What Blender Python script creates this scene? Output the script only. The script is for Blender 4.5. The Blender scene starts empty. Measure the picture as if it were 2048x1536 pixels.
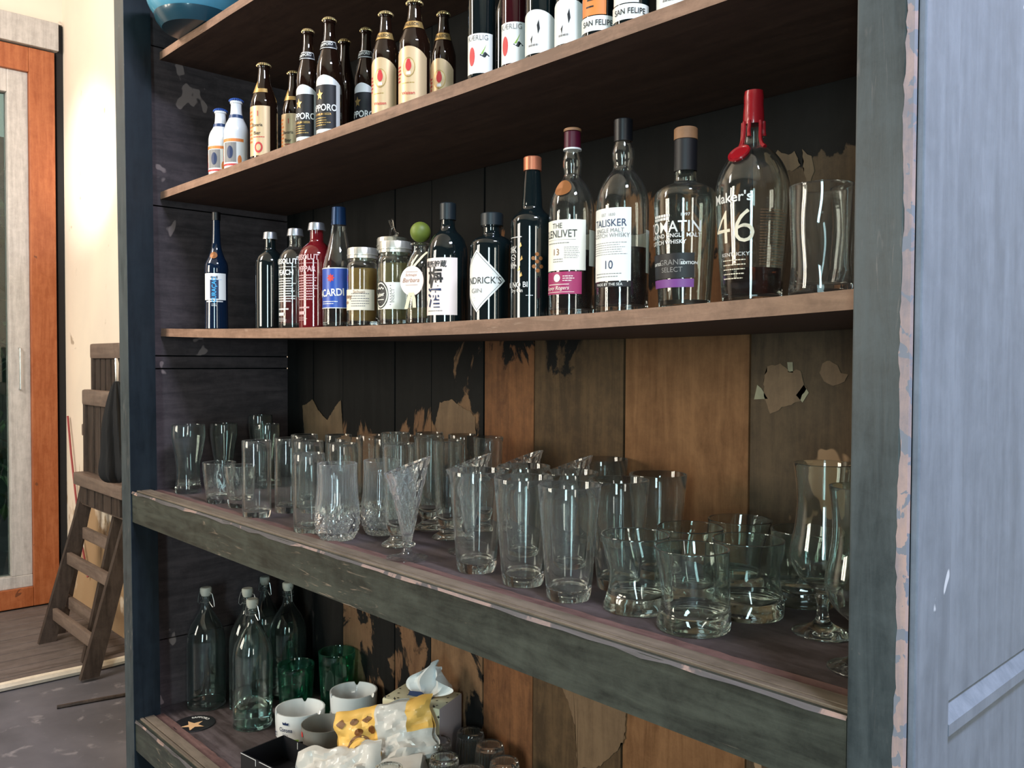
import bpy, bmesh, math, random
from mathutils import Vector, Matrix
random.seed(7)
PI = math.pi
SC = bpy.context.scene
COL = SC.collection

# ------------------------------------------------------------------ camera
cd = bpy.data.cameras.new('camera'); cam = bpy.data.objects.new('camera', cd); COL.objects.link(cam)
cd.sensor_fit = 'HORIZONTAL'; cd.sensor_width = 36.0; cd.lens = 1717.0/2048.0*36.0
cd.clip_start = 0.02; cd.clip_end = 60
_f = Vector((-0.72991207, 0.68303963, -0.02617695)); _r = Vector((0.68318387, 0.73023337, 0.00436181)); _u = _r.cross(_f)
cam.matrix_world = Matrix(((_r.x, _u.x, -_f.x, 0), (_r.y, _u.y, -_f.y, -0.85), (_r.z, _u.z, -_f.z, 1.36), (0, 0, 0, 1)))
SC.camera = cam

# ------------------------------------------------------------------ world, view
w = bpy.data.worlds.new('world'); SC.world = w; w.use_nodes = True
w.node_tree.nodes['Background'].inputs[0].default_value = (0.42, 0.62, 0.55, 1)
w.node_tree.nodes['Background'].inputs[1].default_value = 0.5
SC.view_settings.view_transform = 'Standard'; SC.view_settings.look = 'None'
SC.view_settings.gamma = 1.0; SC.view_settings.use_curve_mapping = False
SC.view_settings.exposure = 0.0
cy = SC.cycles
cy.max_bounces = 20; cy.transmission_bounces = 20; cy.glossy_bounces = 8; cy.diffuse_bounces = 3
cy.transparent_max_bounces = 12; cy.sample_clamp_indirect = 6.0

# ------------------------------------------------------------------ daylight through the room's openings, and added lights on the wall
def area(name, loc, target, sx, sy, power, color, spread=None):
    l = bpy.data.lights.new(name, 'AREA'); l.shape = 'RECTANGLE'; l.size = sx; l.size_y = sy
    l.energy = power; l.color = color
    if spread: l.spread = math.radians(spread)
    o = bpy.data.objects.new(name, l); COL.objects.link(o); o.location = loc
    o.rotation_euler = (Vector(target)-Vector(loc)).to_track_quat('-Z', 'Y').to_euler()
    return o
area('skylight', (0.85, -0.38, 3.66), (0.05, -0.2, 1.0), 1.0, 0.36, 180, (0.70, 0.77, 1.0))
area('garden_door_light', (1.50, -3.85, 1.45), (0.2, 0.0, 1.35), 0.60, 2.0, 105, (0.66, 0.93, 1.0))
for sx_ in (-3.75, -2.95):
    area('street_window_light', (sx_, -3.85, 2.05), (sx_+1.6, 0.2, 1.3), 0.50, 1.5, 58, (1.0, 0.90, 0.74))
area('side_window_light', (3.3, -1.9, 1.7), (-0.4, 0.1, 1.4), 0.45, 1.5, 30, (1.0, 0.97, 0.86))
area('wall_fill_light', (-3.0, -1.9, 3.2), (-4.8, 0.5, 1.5), 0.9, 0.9, 90, (1.0, 0.93, 0.86))  # fill added to brighten the plaster wall
sl = bpy.data.lights.new('wall_glow_spot', 'SPOT'); sl.energy = 190; sl.color = (1.0, 0.95, 0.88); sl.spot_size = math.radians(36); sl.spot_blend = 1.0; sl.shadow_soft_size = 0.05  # spot added to make the bright glow on the wall, no fixture
so = bpy.data.objects.new('wall_glow_spot', sl); COL.objects.link(so); so.location = (-3.95, -0.75, 2.5)
so.rotation_euler = (Vector((-4.72, 0.6, 2.38))-so.location).to_track_quat('-Z', 'Y').to_euler()

# ------------------------------------------------------------------ materials
def new_mat(name):
    m = bpy.data.materials.new(name); m.use_nodes = True
    nt = m.node_tree; b = nt.nodes['Principled BSDF']
    return m, nt, b
def rgb(c):
    return (c[0], c[1], c[2], 1)
class NB:                                   # small node-building helper
    def __init__(s, nt): s.nt = nt; s.tc = nt.nodes.new('ShaderNodeTexCoord'); s.sep = None
    def mapped(s, scale, loc=(0, 0, 0)):
        mp = s.nt.nodes.new('ShaderNodeMapping'); mp.inputs['Scale'].default_value = scale; mp.inputs['Location'].default_value = loc
        s.nt.links.new(s.tc.outputs['Object'], mp.inputs[0]); return mp.outputs[0]
    def noise(s, scale, detail=4, dist=0.0, loc=(0, 0, 0), rough=0.55):
        n = s.nt.nodes.new('ShaderNodeTexNoise'); n.inputs['Scale'].default_value = 1; n.inputs['Detail'].default_value = detail
        n.inputs['Distortion'].default_value = dist; n.inputs['Roughness'].default_value = rough
        s.nt.links.new(s.mapped(scale, loc), n.inputs['Vector']); return n.outputs[0]
    def axis(s, i):
        if s.sep is None:
            s.sep = s.nt.nodes.new('ShaderNodeSeparateXYZ'); s.nt.links.new(s.tc.outputs['Object'], s.sep.inputs[0])
        return s.sep.outputs[i]
    def math(s, op, a, b=None, c=None):
        n = s.nt.nodes.new('ShaderNodeMath'); n.operation = op
        for i, v in enumerate((a, b, c)):
            if v is None: continue
            if isinstance(v, (int, float)): n.inputs[i].default_value = v
            else: s.nt.links.new(v, n.inputs[i])
        return n.outputs[0]
    def rng(s, v, a, b, c=0.0, d=1.0):
        n = s.nt.nodes.new('ShaderNodeMapRange'); n.clamp = True
        s.nt.links.new(v, n.inputs[0])
        for i, q in enumerate((a, b, c, d)): n.inputs[i+1].default_value = q
        return n.outputs[0]
    def mix(s, f, a, b):
        n = s.nt.nodes.new('ShaderNodeMix'); n.data_type = 'RGBA'
        for i, v in ((0, f), (6, a), (7, b)):
            if isinstance(v, (int, float)): n.inputs[i].default_value = v
            elif isinstance(v, tuple): n.inputs[i].default_value = rgb(v)
            else: s.nt.links.new(v, n.inputs[i])
        return n.outputs[2]
    def bump(s, v, b, strength=0.4, dist=0.002):
        n = s.nt.nodes.new('ShaderNodeBump'); n.inputs['Strength'].default_value = strength; n.inputs['Distance'].default_value = dist
        s.nt.links.new(v, n.inputs['Height']); s.nt.links.new(n.outputs[0], b.inputs['Normal'])

def simple(name, c, rough=0.5, metal=0.0, spec=0.5, coat=0.0, trans=0.0, ior=1.45, noise=0.0, nscale=40, bump=0.0, alpha=1.0, sheen=0.0):
    m, nt, b = new_mat(name)
    b.inputs['Base Color'].default_value = rgb(c); b.inputs['Roughness'].default_value = rough
    b.inputs['Metallic'].default_value = metal; b.inputs['Specular IOR Level'].default_value = spec
    b.inputs['Coat Weight'].default_value = coat; b.inputs['Transmission Weight'].default_value = trans
    b.inputs['IOR'].default_value = ior; b.inputs['Alpha'].default_value = alpha
    if noise or bump:
        tc = nt.nodes.new('ShaderNodeTexCoord'); n = nt.nodes.new('ShaderNodeTexNoise'); n.inputs['Scale'].default_value = nscale
        n.inputs['Detail'].default_value = 5
        nt.links.new(tc.outputs['Object'], n.inputs['Vector'])
        if noise:
            mx = nt.nodes.new('ShaderNodeMix'); mx.data_type = 'RGBA'; mx.blend_type = 'MULTIPLY'
            mr = nt.nodes.new('ShaderNodeMapRange'); mr.inputs[1].default_value = 0.3; mr.inputs[2].default_value = 0.7
            mr.inputs[3].default_value = 1-noise; mr.inputs[4].default_value = 1+noise*0.4
            nt.links.new(n.outputs[0], mr.inputs[0]); mx.inputs[0].default_value = 1
            mx.inputs[6].default_value = rgb(c); nt.links.new(mr.outputs[0], mx.inputs[7])
            nt.links.new(mx.outputs[2], b.inputs['Base Color'])
        if bump:
            bp = nt.nodes.new('ShaderNodeBump'); bp.inputs['Strength'].default_value = bump; bp.inputs['Distance'].default_value = 0.003
            nt.links.new(n.outputs[0], bp.inputs['Height']); nt.links.new(bp.outputs[0], b.inputs['Normal'])
    return m

def wood(name, ca, cb, axis='x', paint=None, cover=0.5, rough=0.6, fine=1.0, ztop=None, extra=None, seed=0.0, bump=0.4, spec=0.35, worn=None):
    """grain along AXIS; PAINT covers where a blotchy noise is over 1-COVER; ztop=(z0,z1,amount) adds paint above z0, partly shade painted in"""
    m, nt, b = new_mat(name); N = NB(nt)
    lo, hi = 1.6*fine, 42*fine
    sc = {'x': (lo, hi, hi), 'y': (hi, lo, hi), 'z': (hi, hi, lo)}[axis]
    L = (seed, seed*1.7, seed*0.6)
    g = N.noise(tuple(v*(1 if v > 10 else 3) for v in sc), 9, 0.5, L, 0.7); g2 = N.noise(tuple(v*0.22 for v in sc), 5, 1.2, L); sp = N.noise((26, 26, 26), 8, 0.3, L, 0.75)
    gg = N.math('ADD', N.math('MULTIPLY', g, 0.45), N.math('ADD', N.math('MULTIPLY', g2, 0.25), N.math('MULTIPLY', sp, 0.30)))
    col = N.mix(N.rng(gg, 0.42, 0.58), ca, cb)
    if extra:                               # pale peeled patches (colour, threshold)
        for (ec, th, es, el) in extra:
            en = N.noise((es, es, es*0.8), 3, 0.4, el)
            col = N.mix(N.rng(en, th, th+0.012), col, ec)
    if paint:
        pn = N.noise((7, 7, 4.2), 6, 0.7, (seed+3.1, 1.2, seed), 0.62)
        v = pn
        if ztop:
            v = N.math('ADD', N.math('ADD', pn, N.rng(N.axis(2), ztop[0], ztop[1], 0.0, ztop[2])), N.rng(N.axis(2), 1.66, 1.86, 0.0, 0.45))  # dark paint, denser higher up to paint in shade of the upper bays
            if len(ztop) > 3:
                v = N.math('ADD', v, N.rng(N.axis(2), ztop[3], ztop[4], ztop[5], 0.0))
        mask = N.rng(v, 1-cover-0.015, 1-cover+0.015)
        pc = N.mix(N.rng(g, 0.4, 0.65), paint, tuple(q*1.7 for q in paint))
        col = N.mix(mask, col, pc)
    if worn:                                # light scratches
        wn = N.noise((90, 90, 9) if axis == 'z' else (9, 90, 90), 5, 2.0, (seed+9, 2, 4))
        wm = N.noise((3, 3, 3), 4, 0, (seed, 7, 1))
        f = N.math('MULTIPLY', N.rng(wn, 0.60, 0.70), N.rng(wm, 0.5, 0.62))
        col = N.mix(f, col, worn)
    nt.links.new(col, b.inputs['Base Color'])
    b.inputs['Specular IOR Level'].default_value = spec
    nt.links.new(N.rng(gg, 0.3, 0.7, rough-0.12, rough+0.12), b.inputs['Roughness'])
    N.bump(gg, b, bump)
    return m

M = {}
def glass(name, c, rough=0.0, ior=1.52, dust=0.0, dcol=(0.80, 0.86, 0.84)):
    """clear glass; DUST is the share of a thin dry film on it, denser where one looks along the surface"""
    m, nt, b = new_mat(name)
    b.inputs['Base Color'].default_value = rgb(c); b.inputs['Roughness'].default_value = rough
    b.inputs['Transmission Weight'].default_value = 1.0; b.inputs['IOR'].default_value = ior
    if dust:
        N = NB(nt); lw = nt.nodes.new('ShaderNodeLayerWeight'); lw.inputs[0].default_value = 0.35
        d = nt.nodes.new('ShaderNodeBsdfDiffuse'); d.inputs[0].default_value = rgb(dcol)
        t = nt.nodes.new('ShaderNodeBsdfTranslucent'); t.inputs[0].default_value = rgb(dcol)
        ms = nt.nodes.new('ShaderNodeMixShader'); ms.inputs[0].default_value = 0.5
        nt.links.new(d.outputs[0], ms.inputs[1]); nt.links.new(t.outputs[0], ms.inputs[2])
        sp = N.rng(N.noise((55, 55, 18), 4), 0.35, 0.7, 0.6, 1.4)
        f = N.math('MULTIPLY', N.math('MULTIPLY_ADD', N.math('POWER', lw.outputs['Facing'], 2.0), dust*3.2, dust), sp)
        m2 = nt.nodes.new('ShaderNodeMixShader'); nt.links.new(f, m2.inputs[0])
        nt.links.new(b.outputs[0], m2.inputs[1]); nt.links.new(ms.outputs[0], m2.inputs[2])
        nt.links.new(m2.outputs[0], nt.nodes['Material Output'].inputs[0])
    return m
M['glass'] = glass('clear_glass', (0.97, 1.0, 0.99), dust=0.015)
M['glass_cut'] = glass('cut_glass', (0.97, 1.0, 0.99), dust=0.045, dcol=(0.85, 0.90, 0.95))
M['glass_g'] = glass('greenish_glass', (0.90, 0.98, 0.95), dust=0.008)
M['glass_thin'] = glass('bottle_clear_glass', (0.95, 0.98, 0.96), dust=0.008)
M['glass_green'] = glass('green_glass', (0.35, 0.86, 0.66), dust=0.02, dcol=(0.15, 0.5, 0.35))
M['glass_teal'] = glass('swing_bottle_glass', (0.82, 0.93, 0.91), dust=0.006)
M['blackglass'] = simple('dark_bottle_glass', (0.004, 0.008, 0.009), 0.04, spec=0.7, coat=0.3)
M['brownglass'] = simple('brown_bottle_glass', (0.012, 0.005, 0.003), 0.04, spec=0.7, coat=0.3)
M['redglass'] = simple('dark_red_bottle_glass', (0.03, 0.004, 0.006), 0.05, spec=0.7, coat=0.3)
M['bluebottle'] = simple('dark_blue_liquid_glass', (0.004, 0.012, 0.03), 0.04, spec=0.7, coat=0.3)
M['whisky'] = glass('dark_whisky', (0.14, 0.03, 0.012), 0, 1.36)
M['redliq'] = simple('red_spirit', (0.16, 0.008, 0.012), 0.06, spec=0.6, coat=0.5, trans=0.25)
M['amber'] = simple('amber_cordial', (0.50, 0.30, 0.08), 0.08, spec=0.5, trans=0.45, ior=1.36, coat=0.5)
M['amber2'] = simple('olive_cordial', (0.35, 0.28, 0.12), 0.08, spec=0.5, trans=0.5, ior=1.36, coat=0.5)
M['water'] = glass('water', (0.85, 0.97, 0.92), 0, 1.33)
M['white'] = simple('white_paper', (0.80, 0.80, 0.76), 0.45)
M['cream'] = simple('cream_paper', (0.78, 0.70, 0.54), 0.5)
M['cream2'] = simple('pale_cream_paper', (0.84, 0.80, 0.68), 0.5)
M['pinkpaper'] = simple('pale_rose_paper', (0.86, 0.72, 0.66), 0.5)
M['goldpaper'] = simple('gold_paper', (0.72, 0.52, 0.30), 0.35, metal=0.35)
M['gold'] = simple('gold_foil', (0.55, 0.36, 0.13), 0.35, metal=0.7)
M['orange'] = simple('orange_print', (0.75, 0.23, 0.05), 0.5)
M['red'] = simple('red_print', (0.55, 0.04, 0.04), 0.5)
M['ink'] = simple('black_ink', (0.012, 0.012, 0.014), 0.5)
M['greyink'] = simple('grey_ink', (0.22, 0.21, 0.20), 0.5)
M['blueink'] = simple('blue_ink', (0.008, 0.025, 0.085), 0.5)
M['skyink'] = simple('sky_blue_print', (0.05, 0.38, 0.72), 0.4)
M['blue'] = simple('blue_label', (0.02, 0.07, 0.36), 0.35)
M['navy'] = simple('navy_band', (0.02, 0.05, 0.14), 0.4)
M['magenta'] = simple('magenta_label', (0.33, 0.02, 0.10), 0.45)
M['purple'] = simple('purple_label', (0.18, 0.05, 0.24), 0.45)
M['darklabel'] = simple('dark_label', (0.007, 0.007, 0.009), 0.5)
M['silverink'] = simple('silver_print', (0.70, 0.70, 0.68), 0.4, metal=0.2)
M['pinkink'] = simple('rose_print', (0.60, 0.36, 0.36), 0.45)
M['greenink'] = simple('green_print', (0.25, 0.42, 0.06), 0.5)
M['silvercap'] = simple('silver_cap', (0.55, 0.57, 0.60), 0.3, metal=0.9)
M['tin'] = simple('tin_lid', (0.72, 0.70, 0.62), 0.3, metal=0.8)
M['goldcap'] = simple('crown_cap_metal', (0.52, 0.40, 0.20), 0.35, metal=0.7)
M['bluecap'] = simple('blue_crown_cap', (0.03, 0.09, 0.36), 0.4, metal=0.4)
M['blackcap'] = simple('black_cap', (0.004, 0.0045, 0.006), 0.35)
M['slatecap'] = simple('slate_cap', (0.008, 0.014, 0.018), 0.4)
M['bluefoil'] = simple('blue_foil_cap', (0.008, 0.028, 0.075), 0.3, metal=0.5)
M['copper'] = simple('copper_cap', (0.50, 0.17, 0.09), 0.35, metal=0.6)
M['maroon'] = simple('maroon_capsule', (0.06, 0.004, 0.016), 0.35)
M['cork'] = simple('wooden_stopper', (0.28, 0.14, 0.065), 0.6, noise=0.3)
M['wax'] = simple('red_wax', (0.30, 0.008, 0.014), 0.25, coat=0.4, bump=0.25, nscale=60)
M['ball'] = simple('green_wood_ball', (0.13, 0.17, 0.022), 0.5, noise=0.3, nscale=30)
M['ribbon'] = simple('cream_ribbon', (0.70, 0.62, 0.42), 0.5)
M['medal'] = simple('bronze_medal', (0.26, 0.10, 0.03), 0.4, metal=0.4)
M['whiteglaze'] = simple('white_bottle_glaze', (0.80, 0.81, 0.82), 0.2, coat=0.4)
M['porcelain'] = simple('white_porcelain', (0.72, 0.74, 0.74), 0.2, coat=0.5)
M['stopper'] = simple('grey_ceramic_stopper', (0.46, 0.46, 0.40), 0.4)
M['wire'] = simple('steel_wire', (0.55, 0.56, 0.55), 0.3, metal=0.9)
M['enamel'] = simple('blue_enamel', (0.10, 0.34, 0.48), 0.25, coat=0.5, noise=0.25, nscale=10)
M['enamelshade'] = simple('shaded_blue_enamel', (0.01, 0.05, 0.075), 0.3, coat=0.4)  # basin enamel darkened to stand in for shade on the foot
M['plasticwrap'] = simple('milky_plastic_film', (0.70, 0.68, 0.64), 0.42, trans=0.2, coat=0.2, bump=0.2, nscale=45)
M['yellowwrap'] = simple('yellow_plastic_film', (0.86, 0.52, 0.13), 0.42, coat=0.2, bump=0.2, nscale=45)
M['creamwrap'] = simple('cream_plastic_film', (0.84, 0.76, 0.52), 0.42, coat=0.2, bump=0.2, nscale=45)
M['tissue'] = simple('white_tissue', (0.78, 0.80, 0.80), 0.8, bump=0.2, nscale=30)
M['boxprint'] = simple('cream_cardboard', (0.74, 0.70, 0.50), 0.6)
M['boxlilac'] = simple('lilac_grey_cardboard', (0.42, 0.37, 0.40), 0.6)
M['bluefilm'] = simple('dark_blue_film', (0.02, 0.06, 0.20), 0.2, coat=0.5)
M['blackcard'] = simple('black_card', (0.010, 0.010, 0.012), 0.45)
M['greyfilm'] = simple('grey_translucent_plastic', (0.42, 0.40, 0.36), 0.25, trans=0.5)
M['blackcloth'] = simple('black_fabric', (0.003, 0.0035, 0.0045), 0.85, bump=0.3)
M['steel'] = simple('steel', (0.6, 0.6, 0.6), 0.25, metal=1)
M['drykraft'] = simple('tan_star_print', (0.66, 0.40, 0.20), 0.6)

M['stile'] = wood('dark_blue_green_paint', (0.018, 0.027, 0.030), (0.046, 0.060, 0.064), 'z', rough=0.42, worn=(0.16, 0.14, 0.13), seed=2.0, bump=0.25, spec=0.45,
                  extra=[((0.085, 0.085, 0.08), 0.70, 22, (3, 1, 2))])
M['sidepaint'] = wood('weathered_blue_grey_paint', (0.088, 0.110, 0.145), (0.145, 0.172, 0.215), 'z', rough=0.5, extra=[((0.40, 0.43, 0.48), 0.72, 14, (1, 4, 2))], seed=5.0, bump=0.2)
M['railpaint'] = wood('worn_green_black_paint', (0.014, 0.017, 0.013), (0.045, 0.052, 0.040), 'x', rough=0.4, worn=(0.30, 0.22, 0.16), seed=8.0, bump=0.3, spec=0.5)
M['wornedge'] = wood('worn_bare_edge', (0.30, 0.19, 0.145), (0.16, 0.12, 0.11), 'x', rough=0.6, seed=1.0, paint=(0.05, 0.045, 0.045), cover=0.52)
M['wornedgez'] = wood('worn_bare_edge_upright', (0.36, 0.25, 0.22), (0.20, 0.17, 0.18), 'z', rough=0.6, seed=1.0, extra=[((0.16, 0.17, 0.20), 0.56, 60, (1, 2, 3))])
M['track'] = wood('khaki_track_wood', (0.09, 0.070, 0.050), (0.17, 0.135, 0.10), 'x', rough=0.5, seed=3.0)
M['trackred'] = wood('rough_reddish_edge', (0.07, 0.036, 0.032), (0.15, 0.085, 0.075), 'x', rough=0.65, seed=4.0, fine=1.6, bump=0.8)
M['groove'] = simple('dark_groove', (0.03, 0.022, 0.028), 0.5)
M['ledgetop'] = wood('dusty_brown_shelf', (0.036, 0.026, 0.025), (0.105, 0.084, 0.087), 'x', rough=0.55, seed=6.0, bump=0.2)
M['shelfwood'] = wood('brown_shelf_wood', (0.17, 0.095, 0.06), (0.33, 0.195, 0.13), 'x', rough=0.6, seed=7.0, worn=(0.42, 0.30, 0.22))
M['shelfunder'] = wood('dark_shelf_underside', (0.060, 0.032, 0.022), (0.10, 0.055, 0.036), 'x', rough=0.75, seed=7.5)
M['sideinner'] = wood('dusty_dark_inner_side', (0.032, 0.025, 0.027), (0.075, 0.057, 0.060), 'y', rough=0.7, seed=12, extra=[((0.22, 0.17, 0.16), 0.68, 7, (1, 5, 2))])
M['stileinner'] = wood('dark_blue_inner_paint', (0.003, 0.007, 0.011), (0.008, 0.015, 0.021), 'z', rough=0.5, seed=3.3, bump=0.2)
M['plaster'] = None
m, nt, b = new_mat('cream_plaster'); N = NB(nt)
c = N.mix(N.rng(N.noise((2.2, 2.2, 1.4), 6, 0.3), 0.35, 0.7), (0.80, 0.68, 0.54), (0.70, 0.60, 0.49))
c = N.mix(N.rng(N.noise((9, 9, 6), 5, 0.5, (3, 1, 4)), 0.68, 0.74), c, (0.42, 0.33, 0.24))
lowz = N.math('ADD', N.noise((4, 4, 2.5), 6, 0.4, (7, 2, 0)), N.rng(N.axis(2), 0.1, 1.5, 0.20, -0.22))
c = N.mix(N.rng(lowz, 0.55, 0.60), c, (0.40, 0.26, 0.14))
nt.links.new(c, b.inputs['Base Color']); b.inputs['Roughness'].default_value = 0.7; N.bump(N.noise((30, 30, 30), 6), b, 0.3)
M['plaster'] = m
m, nt, b = new_mat('worn_concrete_floor'); N = NB(nt)
c = N.mix(N.rng(N.noise((2, 2, 2), 7, 0.4), 0.35, 0.65), (0.055, 0.053, 0.062), (0.105, 0.10, 0.115))
c = N.mix(N.rng(N.noise((14, 14, 14), 5, 0.4, (1, 2, 3)), 0.6, 0.7), c, (0.17, 0.16, 0.17))
nt.links.new(c, b.inputs['Base Color']); b.inputs['Roughness'].default_value = 0.6; N.bump(N.noise((25, 25, 25), 6), b, 0.3)
M['concrete'] = m
M['floorboard'] = wood('dusty_floorboards', (0.085, 0.066, 0.058), (0.15, 0.12, 0.108), 'y', rough=0.6, seed=9.0)
M['doorwood'] = wood('orange_door_wood', (0.27, 0.070, 0.020), (0.38, 0.12, 0.042), 'z', rough=0.45, seed=11, extra=[((0.16, 0.05, 0.02), 0.70, 9, (2, 5, 1))])
M['doorgrey'] = wood('grey_frame_wood', (0.36, 0.33, 0.30), (0.52, 0.48, 0.44), 'z', rough=0.6, seed=13)
M['blackgap'] = simple('black_gap', (0.01, 0.009, 0.009), 0.8)
M['chairwood'] = wood('weathered_chair_wood', (0.024, 0.016, 0.012), (0.062, 0.043, 0.033), 'z', rough=0.55, seed=14)
M['palewood'] = wood('pale_stick_wood', (0.50, 0.42, 0.32), (0.66, 0.58, 0.46), 'y', rough=0.6, seed=15)
M['chairrail'] = wood('weathered_rail_wood', (0.10, 0.070, 0.055), (0.18, 0.13, 0.10), 'x', rough=0.55, seed=16)
M['pane'] = glass('window_pane', (0.80, 0.90, 0.86))
m, nt, b = new_mat('garden_leaves')
N = NB(nt); c = N.mix(N.rng(N.noise((9, 9, 9), 5), 0.4, 0.7), (0.010, 0.035, 0.015), (0.06, 0.14, 0.05)); nt.links.new(c, b.inputs['Base Color'])
M['leaf'] = m

# ------------------------------------------------------------------ geometry helpers
def tag(o, label=None, cat=None, group=None, kind=None):
    if label: o['label'] = label
    if cat: o['category'] = cat
    if group: o['group'] = group
    if kind: o['kind'] = kind
    return o
def empty(name, loc, rz=0, label=None, cat=None, group=None):
    o = bpy.data.objects.new(name, None); COL.objects.link(o); o.location = loc; o.rotation_euler = (0, 0, rz)
    o.empty_display_size = 0.05
    return tag(o, label, cat, group)
def mobj(name, verts, faces, mat, parent=None, smooth=True, angle=35, mats=None, fm=None, loc=None):
    me = bpy.data.meshes.new(name); me.from_pydata([tuple(v) for v in verts], [], faces)
    me.update()
    for mm in ([mat] if mats is None else mats): me.materials.append(mm)
    if fm: me.polygons.foreach_set('material_index', fm)
    if smooth:
        bm = bmesh.new(); bm.from_mesh(me)
        a = math.radians(angle)
        for f in bm.faces: f.smooth = True
        for e in bm.edges:
            if len(e.link_faces) == 2 and e.calc_face_angle(0) > a: e.smooth = False
        bm.to_mesh(me); bm.free()
    o = bpy.data.objects.new(name, me); COL.objects.link(o)
    if parent: o.parent = parent
    if loc: o.location = loc
    return o
class G:
    """collects boxes, tubes and lathes into one mesh"""
    def __init__(s): s.v = []; s.f = []; s.m = []
    def add(s, v, f, mi=0):
        k = len(s.v); s.v += [tuple(p) for p in v]; s.f += [tuple(i+k for i in q) for q in f]; s.m += [mi]*len(f); return s
    def box(s, a, b, mi=0, bev=0.0, mx=None):
        x0, y0, z0 = a; x1, y1, z1 = b
        if bev > 0:
            bm = bmesh.new(); bmesh.ops.create_cube(bm, size=1.0)
            for v in bm.verts: v.co = ((v.co.x+.5)*(x1-x0)+x0, (v.co.y+.5)*(y1-y0)+y0, (v.co.z+.5)*(z1-z0)+z0)
            bmesh.ops.bevel(bm, geom=bm.edges[:], offset=bev, segments=2, affect='EDGES', profile=0.6)
            bm.verts.index_update(); V = [v.co.copy() for v in bm.verts]; Fc = [[v.index for v in f.verts] for f in bm.faces]; bm.free()
        else:
            V = [Vector(p) for p in ((x0,y0,z0),(x1,y0,z0),(x1,y1,z0),(x0,y1,z0),(x0,y0,z1),(x1,y0,z1),(x1,y1,z1),(x0,y1,z1))]
            Fc = [(0,3,2,1),(4,5,6,7),(0,1,5,4),(1,2,6,5),(2,3,7,6),(3,0,4,7)]
        if mx is not None: V = [mx @ v for v in V]
        return s.add(V, Fc, mi)
    def hexa(s, pts, mi=0):                 # 8 corners: bottom ring then top ring
        return s.add(pts, [(0,3,2,1),(4,5,6,7),(0,1,5,4),(1,2,6,5),(2,3,7,6),(3,0,4,7)], mi)
    def tube(s, pts, r, seg=8, mi=0, cap=True):
        P = [Vector(p) for p in pts]; n = len(P); rings = []
        prev = None; V = []; Fc = []
        for i, p in enumerate(P):
            d = (P[min(i+1, n-1)]-P[max(i-1, 0)]).normalized()
            if prev is None: a = d.orthogonal().normalized()
            else: a = (prev-d*prev.dot(d)).normalized()
            prev = a; b_ = d.cross(a); rr = r[i] if isinstance(r, (list, tuple)) else r
            for k in range(seg):
                t = 2*PI*k/seg; V.append(p+(a*math.cos(t)+b_*math.sin(t))*rr)
        for i in range(n-1):
            for k in range(seg):
                k2 = (k+1) % seg; Fc.append((i*seg+k, i*seg+k2, (i+1)*seg+k2, (i+1)*seg+k))
        if cap: Fc.append(tuple(range(seg-1, -1, -1))); Fc.append(tuple((n-1)*seg+k for k in range(seg)))
        return s.add(V, Fc, mi)
    def lathe(s, prof, seg=40, mod=None, mi=0):
        V = []; Fc = []; ring = []
        for j, (r, z) in enumerate(prof):
            if r < 1e-6: ring.append((len(V), 1)); V.append((0, 0, z)); continue
            ring.append((len(V), seg))
            for k in range(seg):
                t = 2*PI*k/seg
                if mod:
                    V.append(mod(j, r, z, t))
                else: V.append((r*math.cos(t), r*math.sin(t), z))
        for j in range(len(prof)-1):
            (a, na), (b_, nb) = ring[j], ring[j+1]
            for k in range(seg):
                k2 = (k+1) % seg
                if na == 1 and nb == 1: continue
                if na == 1: Fc.append((a, b_+k2, b_+k))
                elif nb == 1: Fc.append((a+k, a+k2, b_))
                else: Fc.append((a+k, a+k2, b_+k2, b_+k))
        return s.add(V, Fc, mi)
    def obj(s, name, mat, parent=None, smooth=True, angle=35, loc=None):
        mats = mat if isinstance(mat, list) else [mat]
        return mobj(name, s.v, s.f, None, parent, smooth, angle, mats, s.m, loc)
def crom(pts, sub=5):
    """smooth a profile with a Catmull-Rom curve"""
    out = []; n = len(pts)
    for i in range(n-1):
        p0, p1, p2, p3 = pts[max(i-1, 0)], pts[i], pts[i+1], pts[min(i+2, n-1)]
        for k in range(sub):
            t = k/sub
            out.append(tuple(max(0, 0.5*((2*p1[a])+(-p0[a]+p2[a])*t+(2*p0[a]-5*p1[a]+4*p2[a]-p3[a])*t*t+(-p0[a]+3*p1[a]-3*p2[a]+p3[a])*t**3)) if a == 0
                             else 0.5*((2*p1[a])+(-p0[a]+p2[a])*t+(2*p0[a]-5*p1[a]+4*p2[a]-p3[a])*t*t+(-p0[a]+3*p1[a]-3*p2[a]+p3[a])*t**3) for a in range(2)))
    out.append(pts[-1]); return out
def copy_tree(o, parent=None):
    c = o.copy(); COL.objects.link(c); c.parent = parent
    for ch in list(o.children): copy_tree(ch, c)
    return c

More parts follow.
